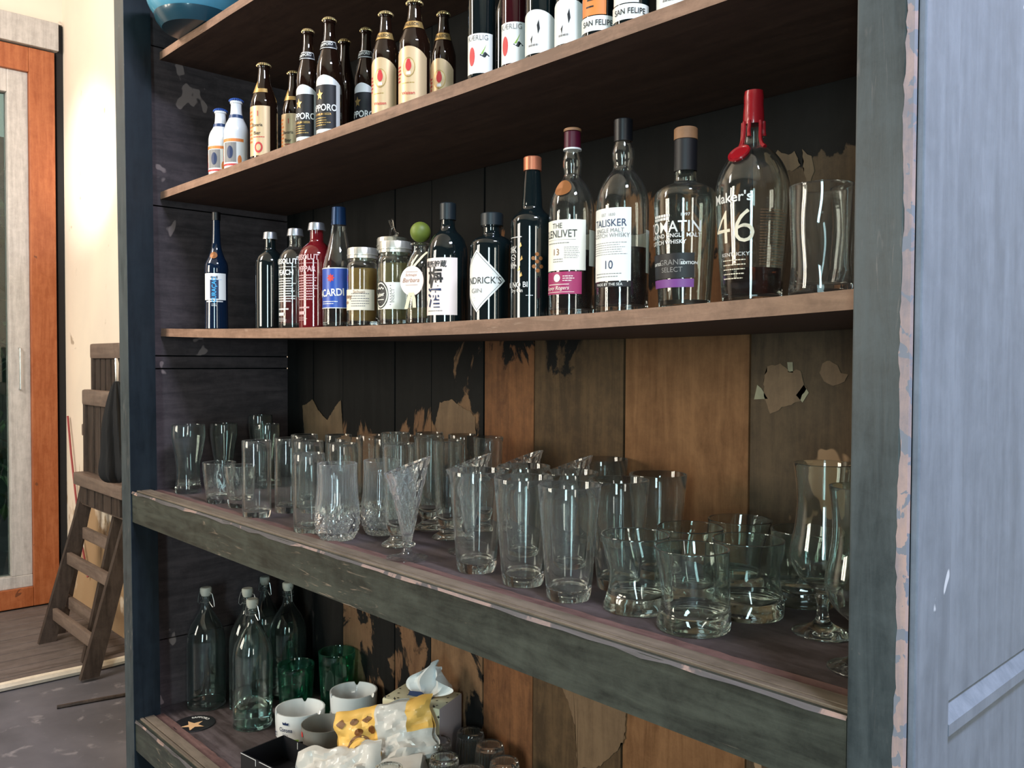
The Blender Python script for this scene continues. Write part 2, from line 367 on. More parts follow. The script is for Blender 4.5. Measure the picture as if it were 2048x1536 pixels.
# text cache: built-in font outlines turned into meshes
_TC = {}
def text_mesh(body, off=0.0):
    k = (body, off)
    if k not in _TC:
        c = bpy.data.curves.new('lettering', 'FONT'); c.body = body; c.size = 1; c.align_x = 'CENTER'; c.align_y = 'CENTER'; c.resolution_u = 3; c.offset = off
        o = bpy.data.objects.new('lettering', c); me = bpy.data.meshes.new_from_object(o)
        bm = bmesh.new(); bm.from_mesh(me); bmesh.ops.triangulate(bm, faces=bm.faces[:])
        for _ in range(3):
            le = [e for e in bm.edges if e.calc_length() > 0.30]
            if not le: break
            bmesh.ops.subdivide_edges(bm, edges=le, cuts=1, use_grid_fill=False); bmesh.ops.triangulate(bm, faces=[f for f in bm.faces if len(f.verts) > 3])
        bm.verts.index_update(); _TC[k] = ([v.co.to_tuple() for v in bm.verts], [tuple(v.index for v in f.verts) for f in bm.faces]); bm.free()
        bpy.data.objects.remove(o); bpy.data.curves.remove(c); bpy.data.meshes.remove(me)
    return _TC[k]
class Print:
    """flat print bent round a bottle body of radius R: lettering and marks collected in one mesh"""
    def __init__(s, R, ang=-90, R1=None, z0=0, z1=1): s.R = R; s.a = math.radians(ang); s.g = G(); s.R1 = R1 if R1 is not None else R; s.z0 = z0; s.z1 = z1
    def pt(s, x, z, e=0.0009):
        k = (z-s.z0)/(s.z1-s.z0) if s.R1 != s.R else 0
        r = s.R+(s.R1-s.R)*k+e; t = s.a+x/s.R
        return (r*math.cos(t), r*math.sin(t), z)
    def text(s, body, size, x, z, mi=0, sx=1.0, off=0.0, rot=0, slant=0.0, e=0.0013):
        V, Fc = text_mesh(body, off); out = []
        for (a, b, _) in V:
            a = a*size*sx; b = b*size; a += b*slant
            if rot: a, b = a*math.cos(rot)-b*math.sin(rot), a*math.sin(rot)+b*math.cos(rot)
            out.append(s.pt(x+a, z+b, e))
        s.g.add(out, Fc, mi); return s
    def rect(s, x0, x1, z0, z1, mi=0, e=0.0009):
        n = max(1, int((x1-x0)/0.006)); V = []; Fc = []
        for i in range(n+1):
            x = x0+(x1-x0)*i/n; V += [s.pt(x, z0, e), s.pt(x, z1, e)]
        for i in range(n): Fc.append((2*i, 2*i+2, 2*i+3, 2*i+1))
        s.g.add(V, Fc, mi); return s
    def poly(s, pts, mi=0, e=0.0009):
        V = [s.pt(x, z, e) for x, z in pts]; cx = sum(p[0] for p in pts)/len(pts); cz = sum(p[1] for p in pts)/len(pts)
        V.append(s.pt(cx, cz, e)); n = len(pts); s.g.add(V, [(i, (i+1) % n, n) for i in range(n)], mi); return s
    def disc(s, x, z, r, mi=0, rz=None, e=0.0009, n=20):
        rz = rz or r; return s.poly([(x+r*math.cos(2*PI*i/n), z+rz*math.sin(2*PI*i/n)) for i in range(n)], mi, e)
    def lines(s, x0, x1, z0, z1, n, mi=0, th=0.35, ragged=0.25, e=0.0009):
        """small print as rows of short dashes"""
        rnd = random.Random(int(abs(x0*1e5)+abs(z0*1e5))); h = (z1-z0)/n
        for i in range(n):
            z = z0+h*(i+0.5); x = x0; xe = x1-(x1-x0)*ragged*rnd.random()
            while x < xe:
                l = min(xe, x+rnd.uniform(0.0018, 0.005)); s.rect(x, l, z-h*th/2, z+h*th/2, mi, e); x = l+0.0008
        return s
    def obj(s, name, mats, parent): return s.g.obj(name, mats, parent, smooth=False)
def label_patch(parent, R, ang, half, z0, z1, mat, name='label', top=None, bot=None, R1=None, label=None, e=0.0005):
    """paper label round the body; top/bot give the outline heights over -1..1"""
    g = G(); n = max(8, int(half/4)*2); V = []; Fc = []
    R1 = R1 if R1 is not None else R
    for i in range(n+1):
        q = -1+2*i/n; t = math.radians(ang+half*q)
        zb = z0 if bot is None else bot(q); zt = z1 if top is None else top(q)
        for z in (zb, zt):
            k = (z-z0)/(z1-z0); r = R+(R1-R)*k+e
            V.append((r*math.cos(t), r*math.sin(t), z))
    for i in range(n): Fc.append((2*i, 2*i+2, 2*i+3, 2*i+1))
    g.add(V, Fc); o = g.obj(name, mat, parent)
    if label: o['label'] = label
    return o

# ------------------------------------------------------------------ the setting
def structure(name, g, mat, smooth=False): o = g.obj(name, mat, None, smooth); o['kind'] = 'structure'; return o
XL, YB = -5.19, 0.60
g = G().box((-3.98, -4.6, -0.06), (3.5, 0.72, 0.0)); structure('floor', g, M['concrete'])
fl = G().box((-5.30, -4.6, -0.06), (-3.985, 0.72, 0.004)); flo = structure('floor_boarding', fl, M['blackgap'])
for i in range(11):
    x0 = -5.19+i*0.11
    if x0+0.104 > -3.98: break
    G().box((x0, -4.6, 0.004), (x0+0.104, 0.60, 0.012), bev=0.0015).obj('plank', M['floorboard'], flo, False)
structure('ceiling', G().box((-5.3, -4.6, 3.75), (0.2, 0.72, 3.85)).box((1.5, -4.6, 3.75), (3.5, 0.72, 3.85)).box((0.2, -4.6, 3.75), (1.5, -0.75, 3.85)).box((0.2, 0.0, 3.75), (1.5, 0.72, 3.85)), M['plaster'])
structure('wall_back', G().box((-5.30, YB, 0), (3.5, 0.72, 3.8)), M['plaster'])
# left wall: plaster above the door, door opening from y=-1.6 to 0.56
structure('wall_left', G().box((-5.30, -4.6, 0), (XL, -1.65, 3.8)).box((-5.30, -1.65, 3.20), (XL, 0.60, 3.8)), M['plaster'])
# walls behind the camera with their openings
fw = G()
for (a, b) in (((-5.30, 0), (-4.1, 3.8)), ((-4.1, 0), (-2.5, 1.2)), ((-4.1, 2.95), (-2.5, 3.8)), ((-2.5, 0), (1.15, 3.8)), ((1.15, 2.6), (1.95, 3.8)), ((1.95, 0), (3.5, 3.8))):
    fw.box((a[0], -4.05, a[1]), (b[0], -3.93, b[1]))
m_far = simple('dim_far_wall', (0.07, 0.06, 0.05), 0.8, noise=0.3, nscale=3)
structure('wall_front', fw, m_far)
structure('wall_right', G().box((3.5, -4.6, 0), (3.6, -2.6, 3.8)).box((3.5, -2.6, 0), (3.6, -1.2, 0.8)).box((3.5, -2.6, 2.7), (3.6, -1.2, 3.8)).box((3.5, -1.2, 0), (3.6, 0.72, 3.8)), m_far)

# door with its glazing in the left wall
dr = empty('door_1', (XL, -0.5, 0)); dr['kind'] = 'structure'
def dpart(name, y0, y1, z0, z1, x0, x1, mat, bev=0.004): return G().box((x0, y0+0.5, z0), (x1, y1+0.5, z1), bev=bev).obj(name, mat, dr, False)
dpart('door_stile', 0.425, 0.552, 0.02, 3.03, -0.06, 0.03, M['doorwood'])
dpart('door_stile', -1.45, -1.32, 0.02, 3.03, -0.06, 0.03, M['doorwood'])
dpart('door_rail', -1.32, 0.425, 2.90, 3.03, -0.06, 0.028, M['doorwood'])
dpart('door_rail', -1.32, 0.425, 0.02, 0.125, -0.06, 0.028, M['doorwood'])
dpart('head_trim', -1.55, 0.57, 3.04, 3.19, -0.08, 0.045, M['doorgrey'])
dpart('corner_shade', 0.565, 0.598, 0.0, 3.19, -0.08, 0.012, M['blackgap'], 0)  # black strip standing in for the shadow gap in the wall corner
dpart('pane_frame', 0.325, 0.425, 0.19, 2.90, -0.07, 0.006, M['doorgrey'])
dpart('pane_frame', -1.32, -1.25, 0.19, 2.90, -0.07, 0.006, M['doorgrey'])
dpart('pane_frame', -1.25, 0.325, 2.78, 2.90, -0.07, 0.004, M['doorgrey'])
dpart('pane_frame', -1.32, 0.425, 0.125, 0.19, -0.07, 0.010, M['doorgrey'])
dpart('pane', -1.25, 0.325, 0.19, 2.78, -0.040, -0.034, M['pane'], 0)
h = G().tube([(0.006, 0.87, 1.20), (0.03, 0.87, 1.20), (0.03, 0.87, 1.42), (0.006, 0.87, 1.42)], 0.005, 8).obj('pull_handle', M['steel'], dr)
# shrubs in the garden beyond the glass
def shrub(name, cx, cy, h, r, lab, n=420):
    root = empty(name, (cx, cy, 0), label=lab, cat='shrub', group='garden shrubs beyond the door glass')
    G().tube([(0, 0, 0), (0.02, 0.03, h*0.4), (-0.03, 0, h*0.8)], [0.03, 0.02, 0.008], 7).obj('stem', M['chairwood'], root)
    gl = G(); rnd = random.Random(int(cy*100+777))
    for i in range(n):
        a = rnd.uniform(0, 2*PI); q = rnd.random()**0.5*r; z = rnd.uniform(0.1, 1)*h
        q *= 1-0.5*abs(z/h-0.5); c_ = Vector((math.cos(a)*q, math.sin(a)*q, z)); s_ = rnd.uniform(0.05, 0.10)
        mx = Matrix.Translation(c_) @ Matrix.Rotation(rnd.uniform(0, 6.3), 4, 'Z') @ Matrix.Rotation(rnd.uniform(-1.2, 1.2), 4, 'X')
        gl.add([mx @ Vector(p) for p in ((0, -s_, 0), (s_*0.4, 0, 0.012), (0, s_, 0), (-s_*0.4, 0, 0.012))], [(0, 1, 2, 3)])
    o = gl.obj('foliage', M['leaf'], root, False); o['kind'] = 'stuff'
shrub('garden_shrub', -6.6, 0.25, 2.6, 0.7, 'dark green shrub seen through the door glass, nearer the hinge side')
shrub('garden_shrub', -7.7, 1.55, 3.0, 0.75, 'taller dark green shrub behind the first one beyond the door glass')
structure('ground', G().box((-14, -6, -0.12), (-5.3, 8, -0.02)), M['concrete'])
structure('garden_wall', G().box((-9.2, -6, -0.1), (-9.0, 8, 3.4)), simple('mossy_garden_wall', (0.03, 0.06, 0.045), 0.9, noise=0.5, nscale=3))
# thin red cable down the wall corner
tag(G().tube([(-5.10, 0.585, 1.05), (-5.03, 0.58, 0.85), (-4.97, 0.585, 0.62), (-4.87, 0.58, 0.40), (-4.78, 0.585, 0.22)], 0.006, 6).obj('red_cable', simple('red_cable', (0.25, 0.03, 0.03), 0.5)),
    'thin dark red cable running down the peeling plaster wall behind the chairs', 'cable')
tag(G().tube([(-3.97, -0.30, 0.018), (-3.96, 0.10, 0.020), (-3.955, 0.35, 0.018), (-3.965, 0.56, 0.02)], [0.016, 0.020, 0.019, 0.017], 8).obj('pale_stick', M['palewood']),
    'long pale wooden strip lying along the edge of the floorboards', 'stick')
tag(G().tube([(-3.62, 0.12, 0.008), (-3.60, 0.22, 0.008), (-3.57, 0.36, 0.008), (-3.60, 0.52, 0.008)], 0.007, 6).obj('thin_hose', M['chairwood']),
    'thin dark curved hose on the concrete floor in front of the chairs', 'hose')

# ------------------------------------------------------------------ the cabinet
cab = empty('shelving_cabinet', (0, 0, 0), label='tall dark painted wooden cabinet with open shelves of bottles and glasses', cat='cabinet')
DY = 0.50                                        # depth of the back boards
ZT = 2.62
def sag(x):
    d = x/0.85+1.4; return 1.36+0.85*(0.084+(0.0108*d*d if d < 0 else 0.022*d*d))-0.002
# right post with worn edge strip, left post (the whole frame leans a little)
G().box((-0.402, 0, 0.02), (-0.352, 0.072, ZT), bev=0.002).obj('post', M['stile'], cab, False)
rnd = random.Random(4); V = []; Fc = []
for i in range(261):                        # ragged strip of bare wood along the outer arris
    z_ = .02+(ZT-.02)*i/260; V += [(-.3535+rnd.uniform(-.0010, .0010)+.0012*math.sin(i*.31), -.0004, z_), (-.345, -.0004+.001, z_), (-.3432, .004, z_), (-.350, .02, z_)]
for i in range(260):
    a = 4*i
    for k in range(4): Fc.append((a+k, a+(k+1) % 4, a+4+(k+1) % 4, a+4+k))
Fc += [(3, 2, 1, 0), (1040, 1041, 1042, 1043)]
mobj('worn_edge', V, Fc, M['wornedgez'], cab, False)
G().box((-0.3428, 0.004, 0.02), (-0.335, 0.090, ZT), bev=0.002).obj('side_stile', M['sidepaint'], cab, False)
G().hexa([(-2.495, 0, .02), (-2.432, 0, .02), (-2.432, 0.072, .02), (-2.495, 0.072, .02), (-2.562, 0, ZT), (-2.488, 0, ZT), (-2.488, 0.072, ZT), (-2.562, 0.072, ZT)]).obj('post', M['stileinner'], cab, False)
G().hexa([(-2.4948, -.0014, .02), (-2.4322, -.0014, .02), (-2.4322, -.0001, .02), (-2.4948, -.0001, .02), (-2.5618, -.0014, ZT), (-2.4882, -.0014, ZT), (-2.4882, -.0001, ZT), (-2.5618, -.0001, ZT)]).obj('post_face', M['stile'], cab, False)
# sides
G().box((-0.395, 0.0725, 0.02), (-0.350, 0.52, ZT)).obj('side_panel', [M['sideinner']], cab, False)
G().box((-0.3495, 0.0725, 1.0), (-0.343, 0.52, ZT)).obj('outer_panel', M['sidepaint'], cab, False)
G().box((-0.3495, 0.0725, 0.02), (-0.341, 0.52, 0.972)).obj('outer_panel', M['sidepaint'], cab, False)
G().add([(-0.349, .0905, .972), (-0.335, .0905, .970), (-0.335, .0905, .982), (-0.349, .0905, 1.0), (-0.349, .52, .972), (-0.335, .52, .970), (-0.335, .52, .982), (-0.349, .52, 1.0)],
        [(0, 1, 2, 3), (4, 7, 6, 5), (0, 4, 5, 1), (1, 5, 6, 2), (2, 6, 7, 3), (3, 7, 4, 0)]).obj('side_rail', M['sidepaint'], cab, False)
G().box((-0.335, 0.44, 0.02), (-0.3285, 0.52, 0.02+0.001)).obj('foot_pad', M['blackgap'], cab, False)
z = 0.02
for i, zt in enumerate((0.55, 0.98, 1.335, 1.372, 1.80, 2.25, ZT)):
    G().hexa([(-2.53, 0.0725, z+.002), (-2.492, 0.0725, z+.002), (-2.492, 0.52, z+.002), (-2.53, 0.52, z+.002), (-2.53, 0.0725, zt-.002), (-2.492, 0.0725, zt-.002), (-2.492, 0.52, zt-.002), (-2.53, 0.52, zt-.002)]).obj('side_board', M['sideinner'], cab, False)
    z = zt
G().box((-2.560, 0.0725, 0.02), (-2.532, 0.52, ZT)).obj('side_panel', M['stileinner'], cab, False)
# back planks
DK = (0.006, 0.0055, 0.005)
specs = [  # x0, x1, colour a, colour b, paint cover, seed, ztop, extra
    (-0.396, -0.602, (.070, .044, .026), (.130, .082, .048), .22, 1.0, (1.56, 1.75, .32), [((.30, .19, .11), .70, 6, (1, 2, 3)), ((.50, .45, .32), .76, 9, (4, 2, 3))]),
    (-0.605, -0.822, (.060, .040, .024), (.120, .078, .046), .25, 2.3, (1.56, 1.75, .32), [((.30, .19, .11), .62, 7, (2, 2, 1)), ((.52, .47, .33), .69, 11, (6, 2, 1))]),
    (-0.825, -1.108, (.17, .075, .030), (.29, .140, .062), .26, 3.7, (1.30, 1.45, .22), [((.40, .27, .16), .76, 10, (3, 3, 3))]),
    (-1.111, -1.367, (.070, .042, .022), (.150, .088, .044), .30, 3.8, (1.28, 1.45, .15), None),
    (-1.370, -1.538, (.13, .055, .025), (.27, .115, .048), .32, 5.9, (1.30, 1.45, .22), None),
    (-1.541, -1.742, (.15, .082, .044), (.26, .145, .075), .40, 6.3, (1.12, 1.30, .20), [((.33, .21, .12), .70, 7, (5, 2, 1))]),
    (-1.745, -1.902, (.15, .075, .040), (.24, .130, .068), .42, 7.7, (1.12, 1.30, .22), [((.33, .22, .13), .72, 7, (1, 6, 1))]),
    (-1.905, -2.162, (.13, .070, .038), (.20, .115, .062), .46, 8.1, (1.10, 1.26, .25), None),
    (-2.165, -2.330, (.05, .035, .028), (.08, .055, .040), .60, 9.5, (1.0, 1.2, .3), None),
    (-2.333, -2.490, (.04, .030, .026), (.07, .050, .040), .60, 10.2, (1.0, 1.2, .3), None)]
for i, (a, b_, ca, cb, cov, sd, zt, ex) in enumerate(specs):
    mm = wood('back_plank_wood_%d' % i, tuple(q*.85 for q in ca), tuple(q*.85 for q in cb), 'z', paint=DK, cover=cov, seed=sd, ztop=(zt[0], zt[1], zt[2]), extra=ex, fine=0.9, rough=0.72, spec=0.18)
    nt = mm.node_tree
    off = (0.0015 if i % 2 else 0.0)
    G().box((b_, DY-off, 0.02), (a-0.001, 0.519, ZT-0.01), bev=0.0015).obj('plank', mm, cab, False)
PATCH = dict([
('tan1', [(-0.788, 1.352), (-0.765, 1.358), (-0.746, 1.346), (-0.727, 1.348), (-0.716, 1.318), (-0.727, 1.297), (-0.736, 1.292), (-0.783, 1.273), (-0.795, 1.303), (-0.795, 1.330)]),
('tan2', [(-0.687, 1.358), (-0.674, 1.365), (-0.662, 1.358), (-0.655, 1.344), (-0.644, 1.341), (-0.648, 1.328), (-0.670, 1.321), (-0.684, 1.328), (-0.692, 1.344)]),
('pale1', [(-0.808, 1.321), (-0.800, 1.315), (-0.787, 1.297), (-0.814, 1.295)]),
('pale2', [(-0.720, 1.323), (-0.711, 1.310), (-0.722, 1.293), (-0.734, 1.305)]),
('pale3', [(-0.751, 1.361), (-0.741, 1.361), (-0.740, 1.343), (-0.749, 1.344)]),
('tan3', [(-1.706, 1.256), (-1.656, 1.264), (-1.617, 1.247), (-1.589, 1.240), (-1.570, 1.225), (-1.566, 1.183), (-1.705, 1.161), (-1.726, 1.198)]),
('khaki', [(-2.394, 1.219), (-2.333, 1.240), (-2.289, 1.203), (-2.246, 1.183), (-2.204, 1.222), (-2.171, 1.245), (-2.155, 1.129), (-2.379, 1.106)]),
('tan4', [(-1.285, 0.662), (-1.224, 0.665), (-1.113, 0.658), (-1.098, 0.650), (-1.100, 0.598), (-1.119, 0.566), (-1.146, 0.536), (-1.173, 0.509), (-1.229, 0.490), (-1.237, 0.580), (-1.260, 0.628)]),
('up1', [(-0.774, 1.726), (-0.760, 1.715), (-0.742, 1.716), (-0.732, 1.693), (-0.746, 1.683), (-0.765, 1.690), (-0.784, 1.710)]),
('up2', [(-0.728, 1.717), (-0.713, 1.706), (-0.705, 1.680), (-0.716, 1.655), (-0.725, 1.679)]),
])
pm = {'tan': wood('bare_tan_wood', (.12, .070, .036), (.19, .115, .062), 'z', seed=2.2, rough=.65), 'pale': simple('pale_torn_paper', (.28, .25, .16), .7, noise=.3), 'khaki': wood('bare_khaki_wood', (.085, .055, .030), (.14, .092, .050), 'z', seed=3.2, rough=.65)}
for nm, pts in PATCH.items():                   # bare patches where the dark paint came off, each its own shape
    mt = pm['pale' if nm.startswith('pale') else 'khaki' if nm.startswith(('khaki', 'up')) else 'tan']; rnd = random.Random(len(nm)+len(pts)); P2 = []
    for i, a in enumerate(pts):
        b_ = pts[(i+1) % len(pts)]; nseg = max(1, int(math.dist(a, b_)/.006))
        for k in range(nseg):
            t = k/nseg; j = .0 if nm.startswith('pale') else .0015
            P2.append((a[0]+(b_[0]-a[0])*t+rnd.uniform(-j, j), a[1]+(b_[1]-a[1])*t+rnd.uniform(-j, j)*1.6))
    bm = bmesh.new(); vs = [bm.verts.new((p[0], .4972, p[1])) for p in P2]; f = bm.faces.new(vs); bmesh.ops.triangulate(bm, faces=[f], ngon_method='EAR_CLIP')
    me = bpy.data.meshes.new('bare_patch'); bm.to_mesh(me); bm.free(); me.materials.append(mt)
    o = bpy.data.objects.new('bare_patch', me); COL.objects.link(o); o.parent = cab
# shelves: front edge worn light wood, top and underside darker
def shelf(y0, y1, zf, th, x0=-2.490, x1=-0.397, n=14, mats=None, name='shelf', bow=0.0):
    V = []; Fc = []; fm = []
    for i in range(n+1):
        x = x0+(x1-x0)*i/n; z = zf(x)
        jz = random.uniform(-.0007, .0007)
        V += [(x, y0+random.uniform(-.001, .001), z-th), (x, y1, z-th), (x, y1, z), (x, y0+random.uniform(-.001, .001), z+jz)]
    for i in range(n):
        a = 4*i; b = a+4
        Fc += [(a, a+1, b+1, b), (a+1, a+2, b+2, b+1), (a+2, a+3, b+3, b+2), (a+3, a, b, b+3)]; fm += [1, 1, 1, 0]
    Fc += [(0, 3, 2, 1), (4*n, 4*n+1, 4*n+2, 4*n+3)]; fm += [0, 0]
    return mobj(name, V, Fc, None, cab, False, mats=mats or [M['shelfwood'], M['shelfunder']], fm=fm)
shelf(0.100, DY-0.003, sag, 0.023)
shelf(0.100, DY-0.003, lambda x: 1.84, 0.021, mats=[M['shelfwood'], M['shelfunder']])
shelf(0.100, DY-0.003, lambda x: 2.236-0.02*(x+2.49)/2.1, 0.022)
# top board
G().box((-2.56, 0.0, ZT), (-0.335, 0.52, ZT+0.03), bev=0.003).obj('top_board', M['stile'], cab, False)
# the ledge and the bottom shelf with rail and door track
def ledge(z, h, xl):
    x0, x1 = xl, -0.4035
    G().box((x0, 0.003, z-h), (x1, 0.024, z-0.002)).obj('rail', M['railpaint'], cab, False)
    gw = G(); n = 46; rnd = random.Random(int(z*100)); V = []; Fc = []
    for i in range(n+1):                                  # chipped pale front arris
        x = x0+(x1-x0)*i/n; d = rnd.choice((.0015, .002, .003, .0035, .006)); y = rnd.uniform(.0005, .0015)
        V += [(x, y, z-d-.002), (x, .004, z+.0002), (x, .0048, z-.004)]
    for i in range(n): a = 3*i; Fc += [(a, a+3, a+4, a+1), (a+1, a+4, a+5, a+2), (a+2, a+5, a+3, a)]
    Fc += [(0, 1, 2), (3*n, 3*n+2, 3*n+1)]
    gw.add(V, Fc); gw.obj('worn_edge', M['wornedge'], cab, False)
    G().box((x0, 0.0049, z-0.008), (x1, 0.0150, z-0.004)).obj('track_groove', M['groove'], cab, False)
    G().box((x0, 0.0152, z-0.010), (x1, 0.0240, z+0.0015), bev=0.001).obj('track_lip', M['track'], cab, False)
    G().box((x0, 0.0242, z-0.012), (x1, 0.0275, z-0.004)).obj('track_groove', M['groove'], cab, False)
    G().box((x0, 0.0277, z-0.012), (x1-0.008, 0.054, z+0.001), bev=0.001).obj('track_strip', M['track'], cab, False)
    G().box((x0, 0.0542, z-0.020), (x1, 0.058, z-0.006)).obj('track_groove', M['groove'], cab, False)
    n = 90; V = []; Fc = []
    for i in range(n+1):
        x = x0+(x1-x0)*i/n; e = rnd.uniform(-.0022, .0022)
        V += [(x, .0582, z-.02), (x, .0582, z-.0035), (x, .080+e, z-.002), (x, .083+e, z-.006), (x, .083+e, z-.02)]
    for i in range(n):
        a = 5*i
        for k in range(5): Fc.append((a+k, a+5+k, a+5+(k+1) % 5, a+(k+1) % 5))
    Fc += [(4, 3, 2, 1, 0), tuple(5*n+k for k in range(5))]
    mobj('shelf_nosing', V, Fc, M['trackred'], cab, False)
    s = G().box((-2.490 if z > .6 else -2.490, 0.0725, z-0.026), (-0.397, DY-0.003, z-0.0055)).obj('shelf', M['ledgetop'], cab, False)
    return s
ledge(0.995, 0.085, -2.455)
ledge(0.358, 0.085, -2.440)
LED, BOT = 0.9897, 0.3527

# ------------------------------------------------------------------ bowl on the top shelf
r_ = 0.150
bo = empty('enamel_basin', (-2.265, 0.115, 2.2352), label='blue enamel basin with foot darkened as in shade on the top shelf, at its left end', cat='basin')
G().lathe(crom([(0.055, 0.012), (0.085, 0.016), (0.118, 0.050), (0.134, 0.095), (0.142, 0.125)], 4)+[(0.150, 0.127), (0.150, 0.131), (0.140, 0.130)]+crom([(0.131, 0.095), (0.114, 0.052), (0.08, 0.020), (0.0, 0.018)], 4), 48).obj('bowl', M['enamel'], bo)
G().lathe([(0.0, 0.0), (0.088, 0.0), (0.104, 0.020), (0.108, 0.032), (0.098, 0.030), (0.07, 0.013), (0, 0.012)], 48).obj('foot', M['enamelshade'], bo)

# ------------------------------------------------------------------ bottles
def bottle_body(root, prof, mat, wall=None, level=None, liq=None, seg=40, name='body', mod=None):
    """prof: outer profile from base edge to mouth, as (r,z). wall: hollow clear glass of that thickness"""
    if wall is None:
        return G().lathe([(0, prof[0][1])]+prof+[(0, prof[-1][1])], seg, mod).obj(name, mat, root)
    inner = []
    for (r, z) in reversed(prof):
        if z < prof[0][1]+0.010: continue
        inner.append((max(r-wall, 0.004), z))
    zb = prof[0][1]+0.009
    inner = inner+[(inner[-1][0]*0.9, zb+0.001), (0, zb)]
    o = G().lathe([(0, prof[0][1]+0.002)]+prof+inner, seg, mod).obj(name, mat, root)
    if level:
        lq = [(0, zb+0.0006), (inner[-2][0]-0.0006, zb+0.0016)]
        ii = [p for p in reversed(inner[:-2]) if p[1] < level]
        lq += [(r-0.0006, z) for r, z in ii if z > zb+0.002]
        rr = lq[-1][0]
        lq += [(rr, level), (0, level)]
        G().lathe(lq, seg).obj('liquid', liq, root)
    return o
def P(R, H, kind):
    """outer profiles without the cap: fractions of R and H"""
    K = {
     'whisky': [(.90,0),(.98,.008),(1,.03),(1,.45),(1,.58),(.96,.64),(.80,.70),(.50,.745),(.36,.78),(.38,.83),(.37,.87),(.31,.90),(.30,.93)],
     'bulge':  [(.90,0),(.98,.008),(1,.03),(1,.45),(.99,.56),(.90,.63),(.68,.69),(.42,.735),(.37,.76),(.42,.80),(.41,.84),(.33,.88),(.30,.91)],
     'absolut':[(.90,0),(.97,.006),(1,.03),(1,.5),(1,.64),(.96,.70),(.80,.755),(.52,.80),(.40,.82),(.37,.86),(.37,.93),(.42,.935),(.42,.95)],
     'bacardi':[(.90,0),(.97,.006),(1,.03),(1,.40),(.98,.50),(.86,.58),(.66,.68),(.50,.78),(.40,.88),(.37,.93)],
     'slim':   [(.92,0),(.98,.006),(.98,.03),(.94,.30),(.95,.44),(1,.50),(.94,.56),(.66,.62),(.42,.70),(.34,.80),(.32,.90),(.32,.97)],
     'plum':   [(.93,0),(1,.008),(1,.03),(1,.45),(1,.56),(.94,.64),(.74,.715),(.46,.765),(.36,.80),(.34,.86),(.34,.93)],
     'gin':    [(.92,0),(1,.01),(1,.04),(1,.5),(1,.68),(.93,.735),(.72,.77),(.48,.79),(.42,.81),(.42,.87),(.48,.875),(.48,.89)],
     'kin':    [(.93,0),(1,.008),(1,.03),(1,.45),(1,.58),(.90,.625),(.66,.655),(.50,.68),(.47,.72),(.40,.85),(.36,.92)],
     'tom':    [(.72,0),(.80,.01),(.84,.04),(.95,.35),(1,.55),(1,.60),(.93,.645),(.70,.675),(.46,.69),(.36,.71),(.35,.80),(.35,.93)],
     'maker':  [(.70,0),(.78,.01),(.80,.03),(.90,.22),(.98,.42),(1,.50),(.97,.57),(.82,.64),(.58,.70),(.36,.73),(.28,.76),(.25,.86),(.24,.95)],
     'beer':   [(.90,0),(.98,.008),(1,.03),(1,.40),(1,.55),(.95,.61),(.74,.70),(.52,.79),(.44,.87),(.40,.94),(.46,.945),(.46,.965),(.40,.97)],
     'stubby': [(.90,0),(.98,.008),(1,.03),(1,.45),(.98,.55),(.84,.63),(.62,.70),(.48,.78),(.44,.90),(.50,.91),(.50,.94),(.44,.95)],
     'long':   [(.90,0),(.98,.008),(1,.03),(1,.42),(1,.54),(.93,.61),(.66,.72),(.46,.83),(.42,.93),(.47,.935),(.47,.96),(.42,.965)],
     'swing':  [(.90,0),(.97,.008),(1,.03),(1,.35),(1,.52),(.94,.61),(.76,.69),(.50,.76),(.32,.81),(.26,.86),(.26,.90),(.31,.905),(.31,.925),(.26,.93)],
     'tag':    [(.90,0),(.98,.01),(1,.04),(1,.30),(1,.48),(.92,.56),(.70,.63),(.52,.67),(.46,.70),(.46,.735),(.66,.745),(.66,.76),(.46,.765)],
    }[kind]
    return crom([(r*R, z*H) for r, z in K], 4)
def cap(root, r, z0, z1, mat, name='cap', r1=None, seg=28):
    r1 = r1 or r; b = min(.0015, (z1-z0)*.2)
    return G().lathe([(0, z0), (r, z0), (r, z0+b), (r1, z1-b), (r1-b, z1), (0, z1)], seg).obj(name, mat, root)
def crown(root, r, z, mat):
    def mod(j, rr, zz, t):
        q = rr*(1+(.07*math.cos(21*t) if j in (1, 2) else 0)); return (q*math.cos(t), q*math.sin(t), zz)
    return G().lathe([(0, z-.0005), (r*1.12, z-.0010), (r*1.16, z+.0008), (r*1.0, z+.0045), (r*.75, z+.0062), (0, z+.0066)], 42, mod).obj('crown_cap', mat, root)

SH = 'bottles on the middle shelf'; BS = 'beer and cider bottles on the upper shelf'
def B(name, x, y, z, label, cat='bottle', group=SH): return empty(name, (x, y, z), 0, label, cat, group)

# --- middle shelf, left to right
def zz(x): return sag(x)+0.0006
